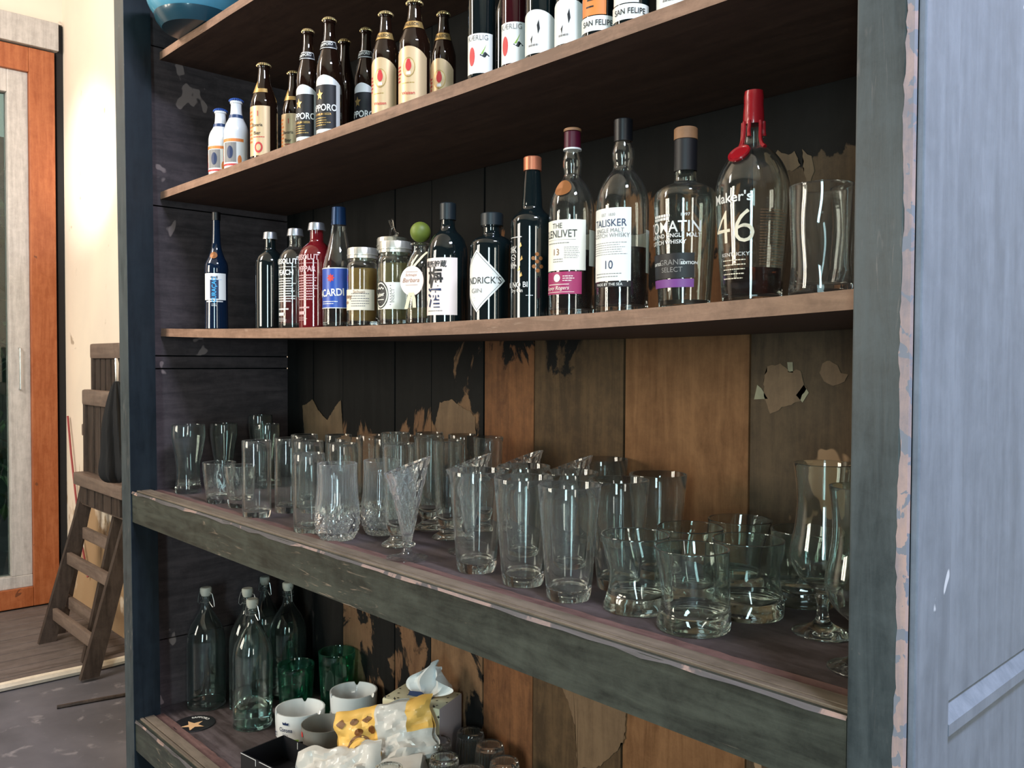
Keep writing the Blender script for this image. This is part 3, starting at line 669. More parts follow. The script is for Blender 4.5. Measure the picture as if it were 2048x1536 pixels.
# curacao
x, R, H = -2.201, .0300, .308
b = B('liqueur_bottle', x, .136, zz(x), 'slim dark blue liqueur bottle reading BLUE CURAÇAO, leftmost on the middle shelf')
bottle_body(b, P(R, H, 'slim'), M['bluebottle'])
cap(b, R*.36, H*.93, H, M['blackcap'])
label_patch(b, R*.955, -38, 66, .075, .146, M['white']); 
p = Print(R*.955, -34); p.rect(-.018, .018, .128, .1285, 0).rect(-.012, .010, .078, .1275, 1, .0008).text('CURAÇAO', .0155, -.001, .102, 0, .9, .02, PI/2, e=.0012).text('BLUE', .008, -.001, .134, 1, 1, .03, e=.0012).rect(-.024, .021, .0695, .0725, 2).lines(-.008, .008, .058, .066, 2, 2)
p.obj('lettering', [M['skyink'], M['blueink'], M['silverink']], b)
p = Print(R*.66, -34, R*.42, H*.62, H*.70); p.disc(-.003, H*.625, .0085, 0, .009, e=.0035); p.obj('medal', [M['medal']], b)
# silver-capped vodka, no print seen
def absolut(x, liq, lvl, lab, name2, H, R, words, mat_body=None):
    b = B('vodka_bottle', x, .143, zz(x), lab)
    if mat_body: bottle_body(b, P(R, H, 'absolut'), mat_body)
    else: bottle_body(b, P(R, H, 'absolut'), M['glass_thin'], .0022, lvl, liq)
    cap(b, R*.50, H*.925, H, M['silvercap'], 'cap', R*.44)
    if words:
        p = Print(R, -62)
        p.text(words[0], .0165, -.004, H*.655, 0, .85, .03); p.text(words[1], .0165, -.004, H*.545, 0, .85, .03)
        p.rect(-.026, .022, H*.60, H*.604, 0); p.lines(-.026, .024, H*.25, H*.50, 10, 0, .4); p.lines(-.026, .010, H*.17, H*.20, 1, 0, .5); p.rect(-.026, -.006, H*.12, H*.15, 0); p.lines(-.026, .004, H*.06, H*.10, 3, 0, .3)
        p.obj('lettering', [name2], b)
    return b
absolut(-1.916, None, 0, 'plain dark vodka bottle with silver cap, left of the two red printed ones', None, .232, .0345, None, M['blackglass'])
absolut(-1.795, M['redliq'], .070, 'clear vodka bottle with tall white print, red only near its base', M['silverink'], .229, .0375, ('ABSOLUT', 'PEACH'))
absolut(-1.700, M['redliq'], .170, 'deep red vodka bottle with silver cap and tall pink print', M['pinkink'], .233, .0390, ('ABSOLUT', 'PEPPAR'), M['redliq'])
# rum with blue label
x, R, H = -1.603, .0340, .256
b = B('rum_bottle', x, .140, zz(x), 'tapering clear rum bottle with blue starred label and dark blue foil cap')
bottle_body(b, P(R, H, 'bacardi'), M['glass_thin'], .0022, .105, M['whisky'])
cap(b, R*.47, H*.85, H, M['bluefoil'], 'cap', R*.43)
label_patch(b, R, -68, 68, H*.155, H*.48, M['blue']); p = Print(R, -68)
p.rect(-.040, .040, H*.15, H*.157, 1).rect(-.040, .040, H*.478, H*.485, 1)
p.text('BACARDI', .0215, -.004, H*.275, 0, .82, .02, .05).lines(-.02, .02, H*.18, H*.215, 2, 1)
st = []
for i in range(16): q = .0095 if i % 2 == 0 else .0055; st.append((.004+q*math.cos(PI*i/8), H*.40+q*math.sin(PI*i/8)))
p.poly(st, 2); p.obj('lettering', [M['white'], M['silverink'], M['red']], b)
# jars
def jar(x, y, R, H, lab, liq, lvl, lid=M['tin']):
    b = B('cordial_jar', x, y, zz(x), lab, 'jar')
    pr = crom([(R*.9, 0), (R*.98, .003), (R, .008), (R, H*.45), (R, H*.74), (R*.93, H*.80), (R*.84, H*.83), (R*.84, H*.86), (R*.84, H*.90)], 3)
    bottle_body(b, pr, M['glass_thin'], .0022, lvl, liq)
    def mod(j, r, z_, t): q = r*(1+(.012*math.cos(40*t) if j in (1, 2) else 0)); return (q*math.cos(t), q*math.sin(t), z_)
    G().lathe([(R*.86, H*.865), (R*.97, H*.865), (R*.97, H*.985), (R*.93, H), (0, H), (0, H-.001), (R*.86, H-.004)], 60, mod).obj('lid', lid, b)
    G().lathe([(R*.97, H*.90), (R*1.01, H*.905), (R*1.01, H*.915), (R*.97, H*.92)], 40).obj('lid_ridge', lid, b)
    return b
R = .0320; b = jar(-1.511, .140, R, .160, 'jar of amber cordial with tin lid and wide cream label', M['amber'], .118)
label_patch(b, R, -72, 85, .032, .074, M['cream']); p = Print(R, -72)
p.text('Honey', .0130, -.018, .060, 0, .9, .02).text('Bush', .009, -.020, .048, 0, 1, .02).lines(-.004, .036, .038, .068, 6, 1).text('Sichuan', .009, .014, .069, 0, .9); p.obj('lettering', [M['cork'], M['greyink']], b)
R = .0335; b = jar(-1.398, .142, R, .163, 'jar of olive cordial, black oval crest on its pale label', M['amber2'], .120)
label_patch(b, R, -70, 78, .030, .082, M['cream2']); p = Print(R, -88)
p.disc(-.002, .058, .0195, 0, .027).disc(-.002, .058, .017, 1, .0245, .0012).disc(-.002, .058, .0155, 0, .022, .0015)
p.text('Sober', .0105, -.002, .058, 1, .9, .02, .15, e=.002).rect(-.012, .008, .048, .0495, 1, .002).text('·', .01, -.002, .043, 1, e=.002)
for i in range(5): p.disc(-.010+i*.004, .070+(.002 if i % 2 else 0), .0018, 1, e=.002)
p.text('INSECT', .009, .026, .056, 2, .9, 0, PI/2, e=.001); p.lines(.020, .023, .036, .078, 8, 2); p.obj('lettering', [M['ink'], M['cream2'], M['greyink']], b)
b = jar(-1.530, .228, .0340, .192, 'taller jar with tin lid standing behind the two front cordial jars', M['amber2'], .120)
tag(G().tube([(-.010, .002, 0), (-.012, .002, .010), (-.008, .003, .026), (-.018, .004, .040)], .0020, 8).tube([(.004, .002, 0), (.010, .002, .008), (.000, .002, .024), (-.006, .003, .042)], .0020, 8).tube([(-.012, .002, .003), (.012, .002, .004), (.016, .002, .010)], .003, 8).obj('glass_stirrer', M['glass'], None, loc=(-1.530, .228, zz(-1.53)+.1925)), 'little clear glass stirrer lying on the lid of the taller jar', 'stirrer')
# bottle with green ball stopper and round tag
x, R, H = -1.310, .0275, .200
b = B('ball_stopper_bottle', x, .137, zz(x), 'round bottle with green ball stopper and a round cream tag on a ribbon')
bottle_body(b, P(R, H, 'tag'), M['glass_thin'], .002, .030, M['amber2'])
G().lathe([(0, H*.76)]+[(max(.0005, .0195*math.sin(PI*i/16)), H*.868-.0195*math.cos(PI*i/16)) for i in range(1, 16)]+[(0, H*.868+.0195)], 32).obj('ball_stopper', M['ball'], b)
a = math.radians(-66)
mx = Matrix.Translation((math.cos(a)*(R+.004), math.sin(a)*(R+.004), H*.395)) @ Matrix.Rotation(a+PI/2, 4, 'Z') @ Matrix.Rotation(PI/2, 4, 'X')
dv = G().lathe([(0, 0), (.0245, 0), (.0245, .0015), (0, .0015)], 48); dv.v = [tuple(mx @ Vector((x_, y_*1.12, -z_+.0015))) for x_, y_, z_ in dv.v]; tg = dv.obj('tag', M['pinkpaper'], b)
tx = G()
for body, s_, zz_, sh_ in (('Schnaps', .0075, .011, .3), ('Barbara', .0115, .001, .3)):
    V, Fc = text_mesh(body); tx.add([mx @ Vector((q[0]*s_+q[1]*s_*sh_-.001, q[1]*s_+zz_, .0022)) for q in V], Fc)
for q in (-.008, .0165):
    tx.add([mx @ Vector(v_) for v_ in ((-.013, q, .0021), (.013, q, .0021), (.013, q+.0006, .0021), (-.013, q+.0006, .0021))], [(0, 1, 2, 3)])
tx.obj('lettering', M['cork'], tg, False)
def ribbon(pts, wd):
    V = []; Fc = []; rb = G()
    for q in pts:
        v_ = Vector(q); V += [mx @ (v_+Vector((-wd, 0, 0))), mx @ (v_+Vector((wd, 0, 0))), mx @ (v_+Vector((wd, 0, .0008))), mx @ (v_+Vector((-wd, 0, .0008)))]
    for i in range(len(pts)-1):
        for k in range(4): Fc.append((4*i+k, 4*i+(k+1) % 4, 4*i+4+(k+1) % 4, 4*i+4+k))
    rb.add(V, Fc).obj('ribbon', M['ribbon'], b, False)
ribbon([(-.002, -.022, .003), (-.006, -.035, .003), (-.011, -.052, .003)], .0035); ribbon([(.002, -.022, .0035), (.006, -.034, .0035), (.007, -.050, .0035)], .0035)
ribbon([(0, .022, .001), (.006, .032, -.004), (.016, .048, -.014), (.020, .056, -.024)], .003); ribbon([(-.003, .022, .001), (-.002, .035, -.006), (.004, .050, -.014)], .002)
# plum wine
x, R, H = -1.236, .0375, .219
b = B('plum_wine_bottle', x, .144, zz(x), 'black plum wine bottle with brushed 梅酒 on its white label')
bottle_body(b, P(R, H, 'plum'), M['blackglass']); cap(b, R*.40, H*.86, H, M['slatecap'])
label_patch(b, R, -78, 66, H*.06, H*.53, M['pinkpaper'])
p = Print(R, -72); p.text('貯蔵所貯蔵', .0125, -.010, H*.475, 0, .95, .02)
p.text('梅', .040, -.003, H*.355, 0, .85, .02, 0, -.08).text('酒', .038, -.004, H*.19, 1, .85, .02, 0, -.08).lines(-.022, .022, H*.085, H*.105, 1, 2).disc(-.033, H*.16, .006, 2)
p.obj('lettering', [M['ink'], M['blueink'], M['greyink']], b)
# gin with diamond label
x, R, H = -1.117, .0375, .186
b = B('gin_bottle', x, .146, zz(x), 'squat black gin bottle with a large white diamond label')
bottle_body(b, P(R, H, 'gin'), M['blackglass']); cap(b, R*.52, H*.885, H, M['slatecap'])
zc = H*.36; hh = H*.285
label_patch(b, R, -84, 78, zc-hh, zc+hh, M['white'], top=lambda q: zc+hh*(1-abs(q))+.0005, bot=lambda q: zc-hh*(1-abs(q))-.0005)
p = Print(R, -84); p.text("HENDRICK'S", .0165, .002, zc, 0, .92).text('GIN', .011, -.001, zc-.017, 1, 1.3).lines(-.008, .010, zc-.035, zc-.026, 2, 2)
for i in range(4): p.poly([(-.030+.005*i, zc+.012+i*.0065), (.030-.005*i, zc+.012+i*.0065), (.029-.005*i, zc+.0125+i*.0065), (-.029+.005*i, zc+.0125+i*.0065)], 2)
wS = math.radians(78)*R
for (sx_, sz_) in ((1, 1), (1, -1), (-1, 1), (-1, -1)):
    n_ = 10
    for i in range(n_):
        q0, q1 = i/n_, (i+1)/n_; k_ = .93
        A = (sx_*wS*k_*q0, zc+sz_*hh*k_*(1-q0)); B_ = (sx_*wS*k_*q1, zc+sz_*hh*k_*(1-q1))
        p.poly([A, B_, (B_[0], B_[1]-sz_*.0009), (A[0], A[1]-sz_*.0009)], 0)
p.obj('lettering', [M['ink'], M['greyink'], M['silverink']], b)
# tall dark gin with copper cap
x, R, H = -1.013, .0355, .264
b = B('dry_gin_bottle', x, .142, zz(x), 'tall black gin bottle with copper cap and small painted flowers')
bottle_body(b, P(R, H, 'kin'), M['blackglass']); cap(b, R*.42, H*.915, H, M['copper'])
p = Print(R, -80); p.text('季の美', .018, -.012, H*.37, 0, .7, 0, PI/2).text('KI NO BI', .0125, -.006, H*.20, 0, .9, .01).text('Dry Gin', .009, -.006, H*.165, 0, .9).lines(-.022, .006, H*.485, H*.50, 1, 0).lines(.012, .026, H*.13, H*.14, 1, 0)
for (dx, dz) in ((.030, .34), (.036, .36), (.024, .36), (.030, .385), (.037, .31), (.025, .31), (.031, .285)): p.disc(dx, H*dz, .0032, 1)
for (dx, dz) in ((.002, .44), (.004, .36), (-.001, .30), (.003, .26)): p.poly([(dx-.002, H*dz-.004), (dx+.003, H*dz-.001), (dx+.001, H*dz+.005)], 2)
p.obj('lettering', [M['silverink'], M['medal'], M['gold']], b)
# whisky with cream label, maroon capsule
x, R, H = -.925, .0360, .292
b = B('whisky_bottle', x, .143, zz(x), 'single malt bottle with cream label, magenta band below and maroon capsule')
bottle_body(b, P(R, H, 'bulge'), M['glass_thin'], .0022, H*.345, M['whisky'])
cap(b, R*.37, H*.895, H*.985, M['maroon'], 'capsule', R*.36); cap(b, R*.385, H*.9852, H, M['cork'], 'stopper'); cap(b, R*.40, H*.885, H*.8948, M['silverink'], 'collar')
label_patch(b, R, -85, 74, H*.235, H*.50, M['cream2']); label_patch(b, R, -88, 66, H*.110, H*.228, M['magenta'])
p = Print(R, -82); p.text('THE', .0115, -.002, H*.468, 0, .9).text('GLENLIVET', .0165, -.002, H*.425, 0, .78).rect(-.028, .028, H*.395, H*.3965, 2).text('13', .014, -.004, H*.330, 1, 1).lines(.010, .036, H*.295, H*.36, 7, 2, .25).lines(-.024, .020, H*.372, H*.385, 1, 2).lines(-.010, .010, H*.275, H*.30, 2, 2)
p.disc(-.002, H*.195, .006, 3, e=.0011).lines(.008, .026, H*.175, H*.21, 3, 3).rect(-.022, .018, H*.160, H*.163, 3).text('Gypsy Rogers', .008, -.004, H*.142, 3, 1, 0, 0, .3).rect(-.030, .026, H*.120, H*.122, 3)
p.obj('lettering', [M['ink'], M['cork'], M['greyink'], M['cream2']], b)
p = Print(R*.74, -78, R*.52, H*.66, H*.72); p.disc(0, H*.672, .0135, 0, .0125, .004); p.obj('medal', [M['medal']], b)
label_patch(b, R, 60, 60, H*.26, H*.45, M['cream2'], 'back_label')
# whisky with white label
x, R, H = -.826, .0390, .286
b = B('whisky_bottle', x, .147, zz(x), 'single malt bottle with tall white label marked 10 and black stopper')
bottle_body(b, P(R, H, 'bulge'), M['glass_thin'], .0022, H*.33, M['whisky'])
cap(b, R*.36, H*.885, H, M['blackcap'], 'stopper')
label_patch(b, R, -90, 58, H*.155, H*.525, M['white']); label_patch(b, R, 62, 52, H*.20, H*.42, M['cream2'], 'back_label')
label_patch(b, R, -90, 58, H*.125, H*.150, M['darklabel'], 'foot_label')
p = Print(R, -87); p.text('TALISKER', .0150, .003, H*.447, 0, .88).text('SINGLE MALT', .0085, .003, H*.410, 1, .95).text('SCOTCH WHISKY', .0085, .003, H*.385, 1, .95).text('EST. 1830', .006, .003, H*.49, 1, .95)
p.lines(-.030, .032, H*.285, H*.355, 6, 1, .22).text('10', .0175, .004, H*.235, 0, .9).lines(-.022, .032, H*.170, H*.20, 2, 1, .25).text('MADE BY THE SEA', .0055, .003, H*.137, 2, 1)
p.obj('lettering', [M['blueink'], M['greyink'], M['white']], b)
# tomatin
x, R, H = -.716, .0430, .250
b = B('whisky_bottle', x, .150, zz(x), 'wide shouldered clear whisky bottle with white lettering and a purple band')
bottle_body(b, P(R, H, 'tom'), M['glass_g'], .003)
cap(b, R*.38, H*.935, H, M['cork'], 'stopper'); G().lathe([(R*.365, H*.76), (R*.372, H*.76), (R*.372, H*.932), (R*.365, H*.932)], 28).obj('neck_sleeve', M['darklabel'], b)
label_patch(b, R*.925, -92, 56, H*.155, H*.29, M['darklabel'], 'label', R1=R*.96); label_patch(b, R*.905, -92, 56, H*.105, H*.150, M['purple'], 'label', R1=R*.925, label='narrow purple label')
p = Print(R*.90, -84, R*1.01, H*.12, H*.55)
p.text('TOMATIN', .0215, 0, H*.43, 0, .85, .01).text('HIGHLAND SINGLE MALT', .0078, -.002, H*.385, 0, .95, .01).text('SCOTCH WHISKY', .0078, -.008, H*.35, 0, .95, .01).text('1897', .006, .020, H*.495, 0, 1).lines(-.026, .008, H*.470, H*.505, 2, 0, .8)
p.text('GRAND', .0105, .002, H*.24, 1, 1).text('SELECT', .0095, .002, H*.20, 1, 1).text('EDITION', .0055, .026, H*.235, 0, 1, .02).text('LIMITED', .0055, -.024, H*.235, 0, 1, .02).lines(-.034, .028, H*.115, H*.145, 2, 2)
p.obj('lettering', [M['silverink'], M['greyink'], M['pinkink']], b)
# bourbon with red wax
x, R, H = -.612, .0480, .277
b = B('bourbon_bottle', x, .154, zz(x), 'big round bourbon bottle with dripping red wax neck and cream 46')
bottle_body(b, P(R, H, 'maker'), M['glass_thin'], .003, H*.155, M['whisky'])
pf = P(R, H, 'maker')
def rad(pf, z_):
    for (r0, z0), (r1, z1) in zip(pf, pf[1:]):
        if z0 <= z_ <= z1: return r0+(r1-r0)*(z_-z0)/max(1e-6, z1-z0)
    return pf[-1][0]
wx = G().lathe([(rad(pf, H*.84)+.0002, H*.84), (R*.275, H*.838), (R*.285, H*.86), (R*.275, H*.90), (R*.26, H*.93), (R*.265, H*.97), (R*.245, H*.995), (0, H)], 32)
for (ad, zb) in ((-118, .70), (-82, .775), (-20, .72), (-150, .74), (15, .78)):
    pts = []
    for i in range(9):
        z_ = H*(.85+(zb-.85)*i/8); r__ = rad(pf, z_)+.0012; t = math.radians(ad+1.5*math.sin(i)); pts.append((r__*math.cos(t), r__*math.sin(t), z_))
    wx.tube(pts, [.0024]*7+[.0026, .0030], 8)
wx.obj('wax_seal', M['wax'], b)
zs = H*.685; rs = rad(pf, zs); t = math.radians(-92)
mxs = Matrix.Translation((rs*math.cos(t), rs*math.sin(t), zs)) @ Matrix.Rotation(t+PI/2, 4, 'Z') @ Matrix.Rotation(math.radians(48), 4, 'X')
md = G().lathe([(0, -.002), (.014, -.002), (.0155, .001), (.0145, .003), (.0125, .0026), (.0115, .0018), (0, .0018)], 36); md.v = [tuple(mxs @ Vector(q)) for q in md.v]; md.obj('wax_medallion', M['wax'], b)
p = Print(R*.86, -84, R*1.0, H*.12, H*.52); p.text('46', .062, -.006, H*.335, 0, .95, -.012).text("Maker's", .0175, -.008, H*.475, 1, .95, .015).lines(-.022, .012, H*.095, H*.20, 5, 0, .22).text('KENTUCKY', .0068, -.004, H*.215, 1, 1.1)
p.obj('lettering', [M['cream'], M['silverink']], b)
p = Print(R*.86, -22, R*1.0, H*.12, H*.52); p.lines(-.018, .020, H*.16, H*.42, 20, 0, .16); p.obj('lettering', [M['cork']], b)

# ------------------------------------------------------------------ upper shelf: beers and ciders
Z2 = 1.8406
def beer(name, x, y, H, R, kind, mat, label, capm=M['goldcap'], capz=.965):
    b = B(name, x, y, Z2, label, group=BS); bottle_body(b, P(R, H/1.02, kind), mat)
    kr = {'beer': .46, 'stubby': .50, 'long': .47}[kind]; kz = {'beer': .965, 'stubby': .945, 'long': .96}[kind]
    crown(b, R*kr, H/1.02*kz, capm); return b
for i, (x, y, H, lab) in enumerate(((-2.173, .136, .182, 'white glazed beer bottle with blue cap, leftmost on the upper shelf'), (-2.085, .138, .190, 'second white glazed beer bottle with blue cap, close beside the leftmost one'))):
    R = .0300; b = beer('white_beer_bottle', x, y, H, R, 'stubby', M['whiteglaze'], lab, M['bluecap'])
    label_patch(b, R*1.0, -68, 85, H*.04, H*.42, M['white']); label_patch(b, R*.60, -60, 100, H*.685, H*.735, M['navy'], 'neck_band', R1=R*.55)
    p = Print(R, -68); p.rect(-.040, .040, H*.36, H*.40, 0).rect(-.012, .022, H*.09, H*.35, 1).disc(.006, H*.22, .008, 2, .016, .0012).disc(-.024, H*.24, .006, 0, .015).disc(-.022, H*.14, .005, 3, .01).disc(.030, H*.12, .005, 0, .012).rect(-.04, .04, H*.045, H*.07, 3)
    p.obj('lettering', [M['orange'], M['greyink'], M['blueink'], M['red']], b)
def orange_beer(x, y, H, R, lab):
    b = beer('brown_beer_bottle', x, y, H, R, 'beer', M['brownglass'], lab)
    label_patch(b, R, -62, 60, H*.03, H*.52, M['goldpaper']); label_patch(b, R*.80, -68, 60, H*.66, H*.755, M['gold'], 'neck_label', R1=R*.57, top=lambda q: H*(.70+.09*max(0, 1-abs(q+.3)*3)))
    p = Print(R, -58); p.text('1', .018, .002, H*.44, 0, 1).text('Bavaria', .011, 0, H*.33, 1, .85, .01).text('Bier', .012, 0, H*.25, 1, .9, .01).lines(-.028, -.012, H*.15, H*.48, 9, 2, .5).lines(-.010, .02, H*.20, H*.225, 1, 0).disc(.004, H*.11, .010, 0, .013).disc(.004, H*.11, .006, 3, .008, .0013)
    p.obj('lettering', [M['red'], M['ink'], M['orange'], M['goldpaper']], b)
orange_beer(-1.936, .138, .241, .0318, 'brown beer bottle with tall orange label, beside the two white ones')
orange_beer(-1.950, .225, .246, .0290, 'brown beer bottle with orange label half hidden behind its twin in front')
def sapporo(x, y, H, R, lab):
    b = beer('dark_beer_bottle', x, y, H, R, 'long', M['brownglass'], lab)
    top = lambda q: H*(.46-.05*q*q+.02*(1-abs(q)))
    label_patch(b, R, -58, 78, H*.02, H*.48, M['silverink'], top=top)
    label_patch(b, R, -64, 62, H*.05, H*.40, M['darklabel'], 'label', e=.0009, label='black panel of the label')
    p = Print(R, -60); p.text('SAPPORO', .0195, -.004, H*.215, 0, .78, .02, e=.0018).text('PREMIUM BEER', .0065, -.004, H*.165, 1, 1, .01, e=.0018).lines(-.026, .016, H*.07, H*.145, 4, 1, .35, e=.0018)
    st = [((.0085 if i % 2 == 0 else .0040)*math.sin(PI*i/5)-.008, H*.32+(.0085 if i % 2 == 0 else .0040)*1.4*math.cos(PI*i/5)) for i in range(10)]
    p.poly(st, 1, .0018); p.obj('lettering', [M['white'], M['gold']], b)
    zn0, zn1 = H*.70, H*.76; r0, r1 = R*.72, R*.585
    label_patch(b, r0, -52, 72, zn0, zn1, M['silverink'], 'neck_label', R1=r1); label_patch(b, r0, -52, 66, zn0+.002, zn1-.002, M['darklabel'], 'neck_label', R1=r1, e=.0010)
    p = Print(r0, -50, r1, zn0, zn1); p.text('SAPPORO', .0095, -.001, (zn0+zn1)/2, 0, .72, .01, .12, e=.0018); p.obj('lettering', [M['white']], b)
sapporo(-1.722, .135, .265, .0255, 'dark beer bottle with black starred silver-edged label, left one of the front pair')
sapporo(-1.635, .137, .266, .0275, 'dark beer bottle with black starred silver-edged label, right one of the front pair')
sapporo(-1.612, .215, .258, .0245, 'third bottle with black starred label, standing behind and right of the front pair')
def plain(x, y, H, R, lab, glassm=M['brownglass']): return beer('plain_beer_bottle', x, y, H, R, 'long', glassm, lab)
plain(-1.715, .225, .264, .0250, 'unlabelled dark bottle just behind the right one of the black-starred pair')
plain(-1.545, .290, .250, .0240, 'dim dark bottle deepest on the shelf, behind the black-starred bottles')
def gold_beer(x, y, H, R, lab):
    b = beer('gold_label_beer_bottle', x, y, H, R, 'beer', M['brownglass'], lab)
    label_patch(b, R, -62, 74, H*.02, H*.50, M['goldpaper'], top=lambda q: H*(.52-.09*q*q))
    label_patch(b, R*.72, -58, 74, H*.70, H*.765, M['gold'], 'neck_label', R1=R*.56)
    p = Print(R, -60); p.disc(.001, H*.33, .0125, 1, .0185).disc(.001, H*.33, .0110, 0, .0165, .0012).disc(.001, H*.345, .0055, 2, .010, .0016).disc(.001, H*.385, .0035, 2, .004, .0016).rect(-.003, .005, H*.265, H*.29, 3, .0016).lines(-.014, .014, H*.18, H*.205, 1, 1).text('Weizen', .0085, 0, H*.10, 2, 1, .01).lines(-.028, -.016, H*.2, H*.36, 5, 2, .5)
    p.obj('lettering', [M['goldpaper'], M['gold'], M['red'], M['white']], b)
    p = Print(R*.70, -58, R*.58, H*.70, H*.765); p.text('PAULISCH', .0085, 0, H*.732, 0, .8, .01, e=.0012); p.obj('lettering', [M['ink']], b)
gold_beer(-1.424, .137, .213, .0275, 'brown bottle with gold monk label, left one of two side by side')
gold_beer(-1.332, .139, .208, .0300, 'brown bottle with gold monk label, the right and wider looking of two')
gold_beer(-1.352, .225, .217, .0250, 'gold neck label bottle standing in the row behind the gold label pair')
def cider(x, y, lab, glassm, w=.0245):
    H = .262; R = w; b = beer('cider_bottle', x, y, H, R, 'long', glassm, lab)
    label_patch(b, R, -58, 62, H*.03, H*.285, M['white']); p = Print(R, -52)
    p.text('KÆRLIG', .0125, -.004, H*.255, 0, .85).poly([(.002, H*.15), (.012, H*.215), (.006, H*.15)], 1).poly([(.000, H*.145), (.010, H*.165), (.018, H*.14), (.008, H*.128)], 2).disc(-.014, H*.14, .006, 3, .016)
    p.obj('lettering', [M['greyink'], M['greenink'], M['slatecap'], M['red']], b); return b
cider(-1.126, .130, 'cider bottle with white label and green leaf, left of its pair', M['blackglass'])
cider(-1.050, .136, 'dark red cider bottle with dimmer white label, right of its pair', M['redglass'], .0225)
def wine(x, y, lab, kind):
    H = .29; R = .0265; b = beer('small_wine_bottle', x, y, H, R, 'long', M['blackglass'], lab)
    if kind == 0:
        label_patch(b, R, -66, 82, H*.02, H*.30, M['white'], top=lambda q: H*(.255-.05*q*q-.012*q)); p = Print(R, -60)
        p.poly([(-.001, H*.17), (.002, H*.20), (.004, H*.15), (.001, H*.12)], 0).poly([(-.012, H*.10), (-.008, H*.12), (-.010, H*.07)], 0); p.lines(-.016, .004, H*.05, H*.08, 1, 1)
        p.obj('lettering', [M['ink'], M['greyink']], b)
    else:
        label_patch(b, R, -66, 82, H*.03, H*.105, M['white']); label_patch(b, R, -74, 46, H*.11, H*.34, M['orange'] if kind == 1 else M['white'])
        p = Print(R, -62)
        for i in range(5): p.rect(-.016+.002*(i % 2), -.003+.003*((i*7) % 3), H*(.15+.034*i), H*(.158+.034*i), 0)
        p.text('SAN FELIPE', .0115, .002, H*.068, 0, .85, .01); p.obj('lettering', [M['ink']], b)
    return b
wine(-.985, .134, 'small wine bottle with slanted white label, left of the white pair', 0)
wine(-.923, .138, 'small wine bottle with slanted white label, right of the white pair', 0)
wine(-.865, .137, 'small wine bottle with an orange label above a lettered white band', 1)
wine(-.805, .138, 'small wine bottle with a white label above a lettered white band', 2)
wine(-.735, .150, 'small wine bottle at the far right end of the upper shelf', 0)
for i, (x, y) in enumerate(((-1.18, .24), (-1.10, .25), (-1.01, .26), (-.90, .26))):
    plain(x, y, .285, .0255, ('unlabelled dark bottle behind the leafy cider label', 'unlabelled dark bottle behind the dark red cider bottle', 'unlabelled dark bottle behind the slanted white labels', 'unlabelled dark bottle behind the orange label')[i], M['blackglass'])

# ------------------------------------------------------------------ glasses on the ledge
GG = 'drinking glasses on the ledge'
def gl(name, x, y, z, label, cat='glass', rz=0, group=GG): return empty(name, (x, y, z+.0003), rz, label, cat, group)
def tumbler_profile(rb, rt, H, wall=.0019, base=.012, mid=None, sub=4):
    o = [(rb-.002, 0), (rb, .002)]
    o += [(rb+(rt-rb)*k, H*k) for k in (.12, .35, .6, .85)] if mid is None else mid
    o += [(rt, H-.001)]
    inn = [(r-wall, z) for r, z in reversed(o[2:]) if z > base+.004]
    rim = [(rt-.0004, H-.0001), (rt-wall+.0004, H-.0001)]
    return o, rim, inn, base
def make_tumbler(name, rb, rt, H, x, y, z, label, mat='glass', wall=.0019, base=.012, mid=None, seg=48, mod=None, rz=0, group=GG, subd=1, part='bowl'):
    root = gl(name, x, y, z, label, rz=rz, group=group)
    o, rim, inn, base = tumbler_profile(rb, rt, H, wall, base, mid)
    if subd > 1: o = o[:2]+crom(o[2:], subd); inn = crom(inn, subd)
    rin = inn[-1][0]
    prof = [(0, .001), (rb*.8, .0012)]+o+rim+inn+[(rin*.93, base+.0015), (rin*.6, base), (0, base)]
    G().lathe(prof, seg, mod).obj(part, M[mat], root, angle=50)
    return root
def pint(x, y, label, H=.178, rb=.0345, rt=.0495):
    return make_tumbler('pint_glass', rb, rt, H, x, y, LED, label, wall=.0022, base=.016)
first_p = pint(-.915, .130, 'conical pint glass, nearest the front in the row of conical pints')
def dup(src, x, y, label, rz=0, s=None, z=None):
    c = copy_tree(src); c.location = (x, y, src.location.z if z is None else z); c.rotation_euler = (0, 0, rz); c['label'] = label
    if s: c.scale = s
    return c
for (x, y, l) in ((-1.027, .138, 'conical pint glass, second from the right along the front edge'), (-1.148, .140, 'conical pint glass beside the slanted cone glasses, leftmost of the front three'),
                  (-1.140, .247, 'conical pint glass directly behind the leftmost front one'), (-1.022, .247, 'conical pint glass between the two cone glasses and the middle front pint'),
                  (-.903, .236, 'conical pint glass just behind the nearest one'), (-1.118, .445, 'conical pint glass standing against the back boards, left of two'),
                  (-.905, .343, 'conical pint glass rightmost in the back, beside the low rocks glasses')):
    dup(first_p, x, y, l)
